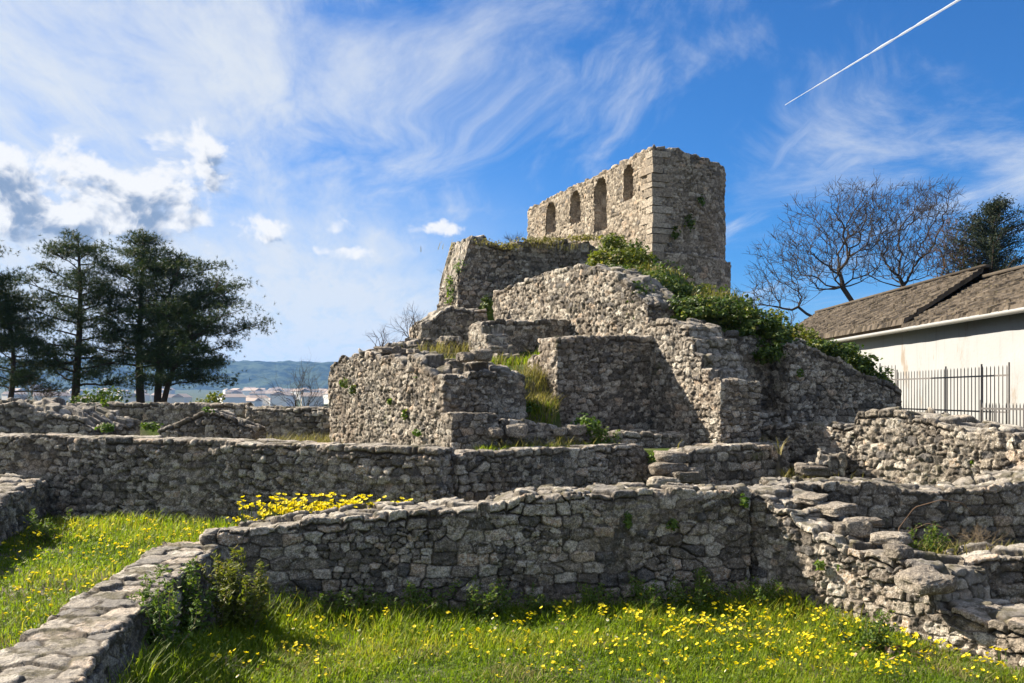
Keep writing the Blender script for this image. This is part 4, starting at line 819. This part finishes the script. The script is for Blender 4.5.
for k_, (px_, h_, lab_) in enumerate([(300, .34, 'dark weed at the foot of the foreground wall beside the dry stalks'), (385, .30, 'short dark weed between the two bushy weeds of the foreground wall'), (480, .42, 'tall dark weed under the rising part of the foreground wall top'),
        (530, .30, 'short dark weed under the leafy sprig of the foreground wall'), (655, .40, 'dark weed under the round sprig of the foreground wall, close to the wall'), (760, .36, 'dark weed in the shaded corner of foreground wall and stepped wall')]):
    stalky(lab_, px_, 10.02 + .0012 * (px_ - 300), h_, .34, 16, 40 + k_)
stalky('green weed with yellow heads at the foot of the stepped wall', 873, 8.9, .4, .22, 10, 9)
stalky('bright green plant inside the right-hand room', 931, 10.25, .42, .16, 12, 10, lf=.06)
stalky('white flowering weed on the terrace edge', 603, 14.75, .45, .28, 12, 11, lf=.07)

def twigs(label, px, Y, zb, H, seed, stems=6, mat=DRYSTEM, levels=3, spread=.6, r0=.012, name='bare_shrub', up=.35):
    bare(name, label, px, Y, zb, H, spread, seed, mat, levels, stems, r0, 'shrub', 'leafless shrubs and stalks on the ruin', up=up)
twigs('leafless shrub in front of the distant town', 300, 25.5, 1.5, 2.4, 1, 9, TWIG, 4, .7, .016)
twigs('leafless twigs on the skyline left of the heap', 382, 20.9, 3.3, 1.0, 2, 6, TWIG)
twigs('leafless twigs on the skyline above the heap', 412, 21.2, 3.5, 1.3, 3, 6, TWIG)
twigs('leafless bush sprouting from the mossy crag', 451, 26.2, 5.0, 1.5, 4, 6, TWIG)
twigs('leafless stalks on the high wall left of the tower', 514, 26.6, 6.4, .8, 5, 8, TWIG)
twigs('dry brown twigs in front of the dark curving wall', 978, 10.4, .6, .62, 6, 9, DRYSTEM, 3, .9, .006)
twigs('dry stalks at the foot of the parapet wall corner', 250, 9.5, .0, .55, 7, 7, DRYSTEM, 2, .5, .006)
twigs('thin dry stalks on the strip of bright grass', 500, 19.1, 3.1, .6, 8, 10, DRYSTEM, 2, .7, .006)
twigs('reddish leafless bush under the pine at the far left', 40, 34, 1.4, 2.0, 9, 10, BROWNTWIG, 4, .9, .02)

def bramble():
    t = thing('bramble', 'arching dry bramble cane before the dark curving wall', 'plant', (X(897, 10.4), 10.4, .55)); g = Geo()
    for (pts, rad) in (([(897, 556), (903, 530), (917, 508), (938, 499), (958, 502), (975, 515)], .008), ([(899, 556), (912, 534), (930, 524), (945, 528), (952, 540)], .006)):
        P = np.array([(X(a, 10.4) - X(897, 10.4), .12 * math.sin(i * 1.3), Z(b, 10.4) - .55) for i, (a, b) in enumerate(pts)]); s_ = np.linspace(0, len(P) - 1, 30); i = np.arange(len(P))
        g.tube(np.stack([np.interp(s_, i, P[:, c]) for c in range(3)], 1), np.linspace(rad, rad * .5, 30), 5)
    link('cane', g.mesh('cane', BROWNTWIG), t)
bramble()
leafy('bush', 'low dark green bush under the pines', 'bush', [bl(108, 396, 33, 20, 8, .8), bl(85, 400, 33, 16, 6, .7)], IVY, .12, 120, 61)
leafy('bush', 'light green bush behind the boundary wall near its right end', 'bush', [bl(215, 398, 28, 9, 7, .5), bl(205, 402, 28, 12, 5, .5)], SHRUB, .10, 150, 62)

# ------------------------------------------------------------------ loose stones
def boulder(label, px, py, Y, w, d, h, seed, rot=0.0):
    r = np.random.default_rng(seed); nu, nv = 90, 50; u = np.linspace(0, 2 * math.pi, nu, endpoint=False); v = np.linspace(-math.pi / 2, math.pi / 2, nv)
    UU, VV = np.meshgrid(u, v); sg = lambda a, p: np.sign(a) * np.abs(a) ** p
    x, y, z = sg(np.cos(VV), .45) * sg(np.cos(UU), .45), sg(np.cos(VV), .45) * sg(np.sin(UU), .45), sg(np.sin(VV), .45)
    k = 1 + .22 * fbm(x + seed, y, z, 1.1, 2, seed) + .10 * (.6 - np.abs(fbm(x, y + seed, z, .45, 4, seed, .6)))
    w, d = w * .85, d * .85
    V = np.stack([x * k * w / 2, y * k * d / 2, z * k * h / 2 + h * .4], -1); i = np.arange(nv - 1)[:, None] * nu; j = np.arange(nu)[None]; j2 = (j + 1) % nu
    me = mesh_np('fallen_stone', V, np.stack([i + j, i + j2, i + nu + j2, i + nu + j], -1).reshape(-1, 4), STONE, {'tint': np.full(V.shape[:2], .15 + r.random() * .5), 'joint': np.zeros(V.shape[:2]), 'cap': np.zeros(V.shape[:2])})
    o = link('fallen_stone', me, None, (X(px, Y), Y, Z(py, Y))); o.rotation_euler = (r.normal() * .06, r.normal() * .06, rot)
    tag(o, label, 'stone', 'loose stones of the ruin')
for a in (('uppermost flat stone of the tumbled steps', 670, 461, 14.35, .50, .5, .16, 1, .3), ('second tread of the tumbled steps', 668, 473, 14.2, .55, .5, .17, 2, .2), ('third tread of the tumbled steps', 684, 484, 14.0, .5, .45, .18, 3, .4),
          ('rough stone at the foot of the tumbled steps', 664, 490, 13.85, .5, .45, .22, 4, .1), ('stone leaning against the square ended wall', 694, 478, 14.15, .34, .3, .16, 5, .6),
          ('large overhanging block at the broken end of the stepped wall', 925, 588, 9.05, .50, .5, .17, 6, .25), ('flat slab fallen on the low ledge below the cross wall', 982, 613, 9.0, .40, .3, .09, 7, -.4),
          ('flat stone on the upper tread of the stepped wall', 862, 527, 10.5, .5, .42, .10, 8, -.1), ('tilted slab behind the stepped wall crest', 836, 513, 10.85, .44, .40, .12, 9, .5), ('flat stone bridging the stepped wall and cross wall', 890, 542, 10.1, .36, .42, .11, 10, .9), ('topmost slab at the head of the stepped wall', 812, 501, 11.1, .40, .36, .09, 21, .8),
          ('squared stone on the yard step', 812, 474, 14.6, .55, .35, .14, 11, .3), ('flat slab on the bastion flank top', 391, 353, 18.4, .62, .5, .12, 12, .5)):
    boulder(*a)

# ------------------------------------------------------------------ grass
def blades(x, y, z, h, w, r, tint, bend=.5):
    n = len(x); an = r.random(n) * 6.283; d = np.stack([np.cos(an), np.sin(an), np.zeros(n)], 1); s_ = np.stack([-np.sin(an), np.cos(an), np.zeros(n)], 1)
    b = np.stack([x, y, z], 1); h, w = h[:, None], w[:, None]; bd = (bend * (.3 + r.random((n, 1)))) * h
    m = b + d * bd * .3 + np.array((0, 0, .6)) * h; t = b + d * bd + np.array((0, 0, .95)) * h
    V = np.stack([b - s_ * w * .5, b + s_ * w * .5, m - s_ * w * .4, m + s_ * w * .4, t], 1).reshape(-1, 3)
    i = np.arange(n)[:, None] * 5
    T = np.concatenate([i + np.array([[0, 1, 3]]), i + np.array([[0, 3, 2]]), i + np.array([[2, 3, 4]])])
    return V, T, np.repeat(tint, 5)
def scatter(poly, n, r, weight=None):
    poly = np.array(poly); lo, hi = poly.min(0), poly.max(0); x, y = r.uniform(lo[0], hi[0], n), r.uniform(lo[1], hi[1], n)
    k = inpoly(x, y, [tuple(p) for p in poly])
    if weight is not None: k &= r.random(n) < weight(x, y)
    return x[k], y[k]
def visible(x, y, pad=60): px = 512 + x / y * F; return (px > -pad) & (px < 1024 + pad)
COURT_G = [(-2.72, 9.95), (2.95, 10.85), (3.95, 9.3), (4.25, 8.4), (4.9, 6.5), (5.2, 4.8), (-2.28, 4.8), (-2.60, 6.1), (-2.86, 8.0)]
LAWN_G = [(-3.72, 10.4), (-3.52, 8.0), (-3.25, 6.0), (-2.9, 4.8), (-8.0, 5.5), (-13.0, 12.0), (-13.0, 15.8), (-7.8, 14.4), (-1.0, 12.45), (-.6, 12.8), (3.2, 14.5), (3.2, 12.0), (-1.0, 11.3), (-3.4, 10.95)]
def grass_field(name, poly, dens, seed, hfun, yellow=0.0):
    r = np.random.default_rng(seed); p = np.array(poly); area = np.prod(p.max(0) - p.min(0)); x, y = scatter(poly, int(area * dens), r, lambda x, y: visible(x, y, 330) * (.35 + .65 * np.clip(fbm(x, y, 0, .35, 2, seed) * .8 + .75, 0, 1)))
    z = gz(x, y) - .01; c = fbm(x, y, 0, .7, 3, seed + 1); h = hfun(x, y, r) * (1 + .35 * c); w = (.004 + .006 * r.random(len(x))) * (.7 + .06 * y)
    V, T, A = blades(x, y, z, h, w, r, np.clip(.45 + .38 * c + .26 * r.normal(size=len(x)), 0, 1), .7)
    g = Geo(); g.add(V, T, A)
    # small broad leaves close to the ground: clover and daisy rosettes
    k = r.random(len(x)) < .28; n = k.sum(); cc = np.stack([x[k] + r.normal(size=n) * .02, y[k] + r.normal(size=n) * .02, z[k] + h[k] * (.25 + .55 * r.random(n))], 1)
    leaves(g, cc, (.018 + .022 * r.random(n)) * (.75 + .04 * y[k]), r, .75, .8, np.clip(.5 + .3 * r.normal(size=n), 0, .95))
    return tag(link(name, g.mesh(name, GRASS, False)), kind='stuff')
def straw(poly, n, seed):
    r = np.random.default_rng(seed); x, y = scatter(poly, n, r, lambda x, y: visible(x, y) * sstep(.15, .6, fbm(x, y, 0, .8, 3, seed)))
    V, T, A = blades(x, y, gz(x, y) - .01, .03 + .09 * r.random(len(x)), .005 + .006 * r.random(len(x)), r, r.random(len(x)), 1.3)
    g = Geo(); g.add(V, T, A); tag(link('grass', g.mesh('grass', DRYGRASS, False)), 'dead straw among the lawn grass', 'grass', kind='stuff')
straw(COURT_G, 40000, 61); straw(LAWN_G, 50000, 62)
def h_court(x, y, r):
    shade = sstep(9.1, 10.4, y - .13 * x); edge = np.exp(-((x - (-2.6)) / .35) ** 2)
    return (.04 + .075 * r.random(len(x)) ** 1.5) * (1 + 1.5 * shade + 1.3 * edge)
tag(grass_field('grass', COURT_G, 3000, 21, h_court), 'short bright grass of the sunken foreground lawn', 'grass')
tag(grass_field('grass', LAWN_G, 1500, 22, lambda x, y, r: (.04 + .075 * r.random(len(x)) ** 1.5) * (1 + .9 * sstep(11, 13.5, y + .5 * (x + 4)))), 'grass of the raised left lawn', 'grass')
def scrub():
    r = np.random.default_rng(55); x, y = scatter(MOUND, 60000, r, lambda x, y: visible(x, y, 0) * (y < 33) * (fbm(x, y, 0, .9, 3, 5) > -.35) * (((x - 2.6) * -.912 + (y - 17.4) * -.41 < -.45) | (y > 25.2)))
    n = len(x); z = gz(x, y) - .02; g = Geo(); c = fbm(x, y, 0, 1.2, 2, 8)
    V, T, A = blades(x, y, z, (.06 + .15 * r.random(n)) * (1 + .5 * c), .012 + .014 * r.random(n), r, np.clip(.4 + .3 * r.normal(size=n), 0, 1), .9); g.add(V, T, A)
    tag(link('grass', g.mesh('grass', DRYGRASS, False)), 'rough dry grass over the top of the mound', 'grass', kind='stuff')
    k = r.random(n) < .45; g = Geo(); m = k.sum(); leaves(g, np.stack([x[k], y[k], z[k] + .05 + .22 * r.random(m)], 1), .05 + .06 * r.random(m), r, .7, .5, np.clip(.4 + .3 * r.normal(size=m) + .3 * c[k], 0, 1))
    tag(link('undergrowth', g.mesh('undergrowth', IVY, False)), 'low green undergrowth covering the mound', 'undergrowth', kind='stuff')
scrub()
tag(grass_field('grass', [(5.2, 9.0), (8.5, 9.0), (8.5, 5.5), (5.9, 6.0)], 900, 23, lambda x, y, r: .05 + .08 * r.random(len(x))), 'rough grass beyond the stepped wall', 'grass')
tag(grass_field('grass', [(4.6, 11.2), (6.3, 11.3), (7.4, 11.9), (8.5, 12.3), (8.5, 10.1), (4.9, 10.4)], 500, 24, lambda x, y, r: .05 + .10 * r.random(len(x))), 'rough grass inside the right-hand room', 'grass')
def tufts(label, spots, mat, seed, h=.25, n=160, name='grass'):
    r = np.random.default_rng(seed); g = Geo()
    for (px, Y, spx, sy, k, zz) in spots:
        m = int(n * k); x = X(px, Y) + r.normal(size=m) * spx / F * Y * .5; y = Y + r.normal(size=m) * sy * .5; z = (gz(x, y) if zz is None else np.full(m, zz)) - .02
        V, T, A = blades(x, y, z, h * (.4 + .8 * r.random(m)), .008 + .012 * r.random(m), r, r.random(m), .8); g.add(V, T, A)
    return tag(link(name, g.mesh(name, mat, False)), label, 'grass', kind='stuff')
tufts('strip of bright grass on the upper terrace', [(480, 18.9, 40, .6, 3, None), (515, 18.9, 40, .6, 3, None), (535, 18.6, 20, .6, 2, None)], GRASS, 31, .22, 260)
tufts('grass and weeds along the lower terrace', [(480, 13.9, 50, .3, 3, None), (530, 14.3, 60, .5, 3.5, None), (575, 14.7, 40, .5, 2.5, None), (537, 16.0, 22, .5, 2, None), (530, 15.5, 30, .5, 2, None)], GRASS, 32, .18, 260)
tufts('dry grass tufts among the upper stones', [(455, 20.0, 40, .8, 3, None), (520, 26.2, 60, .6, 3, 6.4), (790, 15.2, 50, .8, 4, None), (445, 13.3, 12, .5, 3, None), (540, 17.2, 20, .6, 3, None), (950, 10.2, 120, .4, 4, None), (500, 18.8, 90, .8, 5, None), (535, 14.4, 110, .6, 6, None), (538, 16.2, 30, .8, 4, None), (570, 19.2, 60, .5, 4, None)], DRYGRASS, 33, .28, 160)
tufts('rough grass in front of the pines', [(300, 20.5, 60, 3, 4, None), (130, 19.5, 80, 3, 4, None), (60, 30, 300, 4, 12, None), (200, 30, 300, 4, 12, None)], DRYGRASS, 34, .35, 250)

# ------------------------------------------------------------------ flowers
def flower_mesh(kind, seed, heads=1, H=.16):
    r = np.random.default_rng(seed); g, mi = Geo(), []
    def count(m): mi.extend([m] * (sum(len(t) for t in g.t) - len(mi)))
    for q in range(heads):
        tip = np.array((*(r.normal(size=2) * (.025 if heads > 1 else .012)), H * (.8 + .25 * r.random())))
        g.tube([(0, 0, 0), tip * np.array((.4, .4, .55)), tip], (.0022, .002, .0018), 3, .5); count(0)
        tz = unit(np.array((r.normal() * .55, r.normal() * .55, 1.0))); tx = unit(np.cross(tz, (0.3, 1, 0.1))); ty = np.cross(tz, tx); TM = np.stack([tx, ty, tz], 1)
        R_ = .019 if kind == 'y' else .015; n = 6 if kind == 'y' else 10
        for k in range(n):
            a = k * 2 * math.pi / n + r.random() * .2; d = TM @ np.array((math.cos(a), math.sin(a), .55 if kind == 'y' else .1)); s_ = TM @ np.array((-math.sin(a), math.cos(a), 0)) * R_ * (.55 if kind == 'y' else .3)
            g.add([tip, tip + d * R_ * .6 + s_, tip + d * R_, tip + d * R_ * .6 - s_], [(0, 1, 2), (0, 2, 3)], r.random()); count(1)
        c = tip + TM @ np.array((0, 0, .008)); ring = [c + TM @ np.array((math.cos(a) * .008, math.sin(a) * .008, -.003)) for a in np.arange(6) * math.pi / 3]
        g.add([c] + ring, [(0, 1 + k, 1 + (k + 1) % 6) for k in range(6)], .2); count(2)
    leaves(g, np.stack([r.normal(size=4) * .02, r.normal(size=4) * .02, .02 + .06 * r.random(4)], 1), .035, r, .4, .5); count(0)
    me = mesh_np('flower', np.concatenate(g.v), np.concatenate(g.t), None, {'tint': np.concatenate(g.a)}, False, mats=[WEED, PETAL if kind == 'y' else DAISY, PETAL], mi=mi)
    return me
YT = [flower_mesh('y', 420 + k, 1 + k % 3, .34) for k in range(4)]
YF = [flower_mesh('y', 400 + k, 1 + k % 3) for k in range(5)]; DF = [flower_mesh('w', 500 + k) for k in range(3)]
def w_court(x, y):
    px = 512 + x / y * F; f = .22 + .78 * sstep(480, 800, px) * sstep(7.2, 8.6, y) + .25 * sstep(8.0, 9.2, y)
    return np.clip(f * (.35 + 1.5 * np.clip(fbm(x, y, 0, .45, 2, 71) + .15, 0, 1)), 0, 1) * sstep(10.6, 9.6, y - .13 * x - .1) ** .6
r = np.random.default_rng(99)
x1, y1 = scatter(COURT_G, 3600, r, w_court)
x2, y2 = scatter(LAWN_G, 3600, r, lambda x, y: np.clip(.45 + .9 * fbm(x, y, 0, 1.3, 2, 7) + .35 * (x < -3.4), 0, 1) * (y < 12.6 - .25 * (x + 3.4)))
x3, y3 = r.normal(-2.2, .5, 620), r.uniform(10.95, 11.7, 620)
fx, fy = np.concatenate([x1, x2, x3]), np.concatenate([y1, y2, y3]); k = visible(fx, fy, -2); fx, fy = fx[k], fy[k]
fz = gz(fx, fy); od = np.argsort(fy - 3 * (fx > -2.6) * 0); fx, fy, fz = fx[od], fy[od], fz[od]
fs = .55 + .75 * r.random(len(fx)) ** 1.5 
dr_ = (fy > 10.9) * (fx < -.9) * (fx > -3.4) * (fy < 12); fs = fs * (1 + .45 * dr_); hs = 1 + 1.2 * dr_
vis = (HZ + (CAMZ - fz - .16 * fs * hs) / fy * F) < 676
inv_i = [i for i in range(len(fx)) if vis[i]]
for i in inv_i[:300]:
    o = link('yellow_flower', YT[int(r.integers(4))] if hs[i] > 1 else YF[int(r.integers(5))], None, (fx[i], fy[i], fz[i] - .005)); o.rotation_euler = (r.normal() * .12, r.normal() * .12, r.random() * 6.28); s_ = fs[i]; o.scale = (s_, s_, s_)
    tag(o, 'small yellow wildflower standing in the lawn grass', 'flower', 'yellow wildflowers in the lawns')
def bulk(idx):
    V, T, A, MI, n = [], [], [], [], 0
    for i in idx:
        me = YT[int(r.integers(4))] if hs[i] > 1 else YF[int(r.integers(5))]; v = np.empty(len(me.vertices) * 3, np.float32); me.vertices.foreach_get('co', v); v = v.reshape(-1, 3) * fs[i]
        a = r.random() * 6.28; v = np.stack([v[:, 0] * math.cos(a) - v[:, 1] * math.sin(a), v[:, 0] * math.sin(a) + v[:, 1] * math.cos(a), v[:, 2]], 1) + np.array((fx[i], fy[i], fz[i] - .005))
        t = np.empty(len(me.polygons) * 3, np.int32); me.loops.foreach_get('vertex_index', t); m_ = np.empty(len(me.polygons), np.int32); me.polygons.foreach_get('material_index', m_)
        V.append(v); T.append(t.reshape(-1, 3) + n); MI.append(m_); A.append(r.random(len(v)) * .3 + .4); n += len(v)
    me = mesh_np('wildflowers', np.concatenate(V), np.concatenate(T), None, {'tint': np.concatenate(A)}, False, mats=[WEED, PETAL, PETAL], mi=np.concatenate(MI))
    tag(link('wildflowers', me), 'yellow wildflowers further back in the lawns', 'flowers', kind='stuff')
bulk(inv_i[300:])
x4, y4 = scatter(COURT_G, 320, r, lambda x, y: visible(x, y, -5) * (y > 6.7) * (.25 + .5 * (x < 1.5)))
x5, y5 = scatter(LAWN_G, 200, r, lambda x, y: visible(x, y, -5) * .5)
for x, y in list(zip(x4, y4))[:70] + list(zip(x5, y5))[:30]:
    o = link('daisy', DF[int(r.integers(3))], None, (x, y, float(gz(x, y)) - .04)); s_ = .8 + .4 * r.random(); o.scale = (s_, s_, s_); o.rotation_euler = (r.normal() * .15, r.normal() * .15, r.random() * 6)
    tag(o, 'small white daisy low in the lawn grass', 'flower', 'white daisies in the lawns')

# ------------------------------------------------------------------ distant town, contrail and air
WHITE_H = [plain('far_plaster', (.72, .70, .66), .9), plain('far_cream', (.62, .56, .48), .9)]; ROOF_H = plain('far_tiles', (.34, .27, .22), .9)
def town():
    r = np.random.default_rng(5); protos = []
    for k in range(4):
        g = Geo(); a, b, h = 6 + 4 * r.random(), 5 + 2 * r.random(), 6 + 6 * r.random(); g.box(-a, a, -b, b, -12, h); n0 = sum(len(t) for t in g.t)
        g.add([(-a - .5, -b - .5, h), (a + .5, -b - .5, h), (a + .5, b + .5, h), (-a - .5, b + .5, h), (-a, 0, h + 3), (a, 0, h + 3)], [(0, 1, 5), (0, 5, 4), (2, 3, 4), (2, 4, 5), (1, 2, 5), (3, 0, 4)]); n1 = sum(len(t) for t in g.t)
        protos.append(mesh_np('town_house', np.concatenate(g.v), np.concatenate(g.t), None, None, False, mats=[WHITE_H[k % 2], ROOF_H], mi=[0] * n0 + [1] * (n1 - n0)))
    for k in range(90):
        Y = r.uniform(1000, 2300); px = r.uniform(-10, 335) if k % 2 else r.uniform(225, 335); x = X(px, Y)
        o = link('town_house', protos[k % 4], None, (x, Y, float(gz(x, Y)))); o.rotation_euler.z = r.random() * 3; s_ = 1 + .5 * r.random(); o.scale = (s_ * 1.1, s_, s_)
        tag(o, 'tiny pale house of the distant town below the wooded hill', 'house', 'houses of the distant town')
town()
def contrail():
    m = mat_new('ice_trail'); p_ = coord('Object'); finish((0.66, 0.68, 0.72), 1.0, spec=0.0, transl=0.5, tcol=(0.70, 0.72, 0.75))
    Y0, Y1 = 26000., 21500.; p = np.array((X(785, Y0), Y0, Z(105, Y0))); q = np.array((X(985, Y1), Y1, Z(-16, Y1)))
    s_ = np.linspace(0, 1, 160)[:, None]; g = Geo(); rad = (8 + 20 * np.clip(s_[:, 0] * 1.5, 0, 1)) * (1 + .30 * fbm(s_[:, 0] * 25, 0, 0, 1, 3, 3))
    g.tube(p * (1 - s_) + q * s_, rad, 10)
    tag(link('contrail', g.mesh('contrail', m)), 'white contrail drawn across the blue sky at upper right', 'contrail')
contrail()

def air():
    m = bpy.data.materials.new('thin_air'); m.use_nodes = True; nt = m.node_tree; nt.nodes.clear()
    v = nt.nodes.new('ShaderNodeVolumePrincipled'); v.inputs['Color'].default_value = (.20, .46, 1, 1); v.inputs['Density'].default_value = 0.00010; v.inputs['Anisotropy'].default_value = 0.1
    o = nt.nodes.new('ShaderNodeOutputMaterial'); nt.links.new(v.outputs[0], o.inputs['Volume'])
    g = Geo(); g.box(-4700, 4700, -4700, 4700, -16, 150); tag(link('haze', g.mesh('haze', m, False)), kind='stuff')
air()

def dead_leaves():
    r = np.random.default_rng(12); g = Geo()
    for px, Y, n, sp in ((226, 7.95, 26, .16), (892, 8.75, 30, .20), (560, 9.6, 8, .5)):
        x, y = X(px, Y) + r.normal(size=n) * sp, Y + r.normal(size=n) * sp * .6
        leaves(g, np.stack([x, y, gz(x, y) + .03 + .05 * r.random(n)], 1), .05 + .05 * r.random(n), r, .6, .6)
    tag(link('dead_leaves', g.mesh('dead_leaves', DEADLEAF, False)), 'scattered dry brown leaves in the lawn', 'leaves', kind='stuff')
DEADLEAF = leaf_mat('dead_leaf', (0.20, 0.09, 0.04), (0.42, 0.33, 0.22), None, 0.15, 0.8)
dead_leaves()

def rubble(label, spots):
    r = np.random.default_rng(31); k = 0
    for px, py, Y, n, sx, sy in spots:
        for _ in range(n):
            a, b = px + r.normal() * sx, Y + r.normal() * sy
            w = .14 + .20 * r.random() ** 2; boulder(label, a, py + r.normal() * 1.2, b, w, w * (.6 + .4 * r.random()), w * .55, 600 + k, r.random() * 3); k += 1
rubble('small broken stone among the rubble lying on the bastion top', [(470, 361, 15.6, 9, 16, .25), (430, 371, 16.2, 7, 12, .3), (400, 353, 18.5, 6, 14, .4)])
rubble('small broken stone lying in the weeds of the terrace', [(500, 437, 14.2, 5, 22, .15), (560, 436, 14.9, 6, 24, .2)])
rubble('small loose stone on the stepped wall treads', [(850, 535, 10.35, 3, 10, .15), (900, 558, 9.75, 3, 12, .12)])
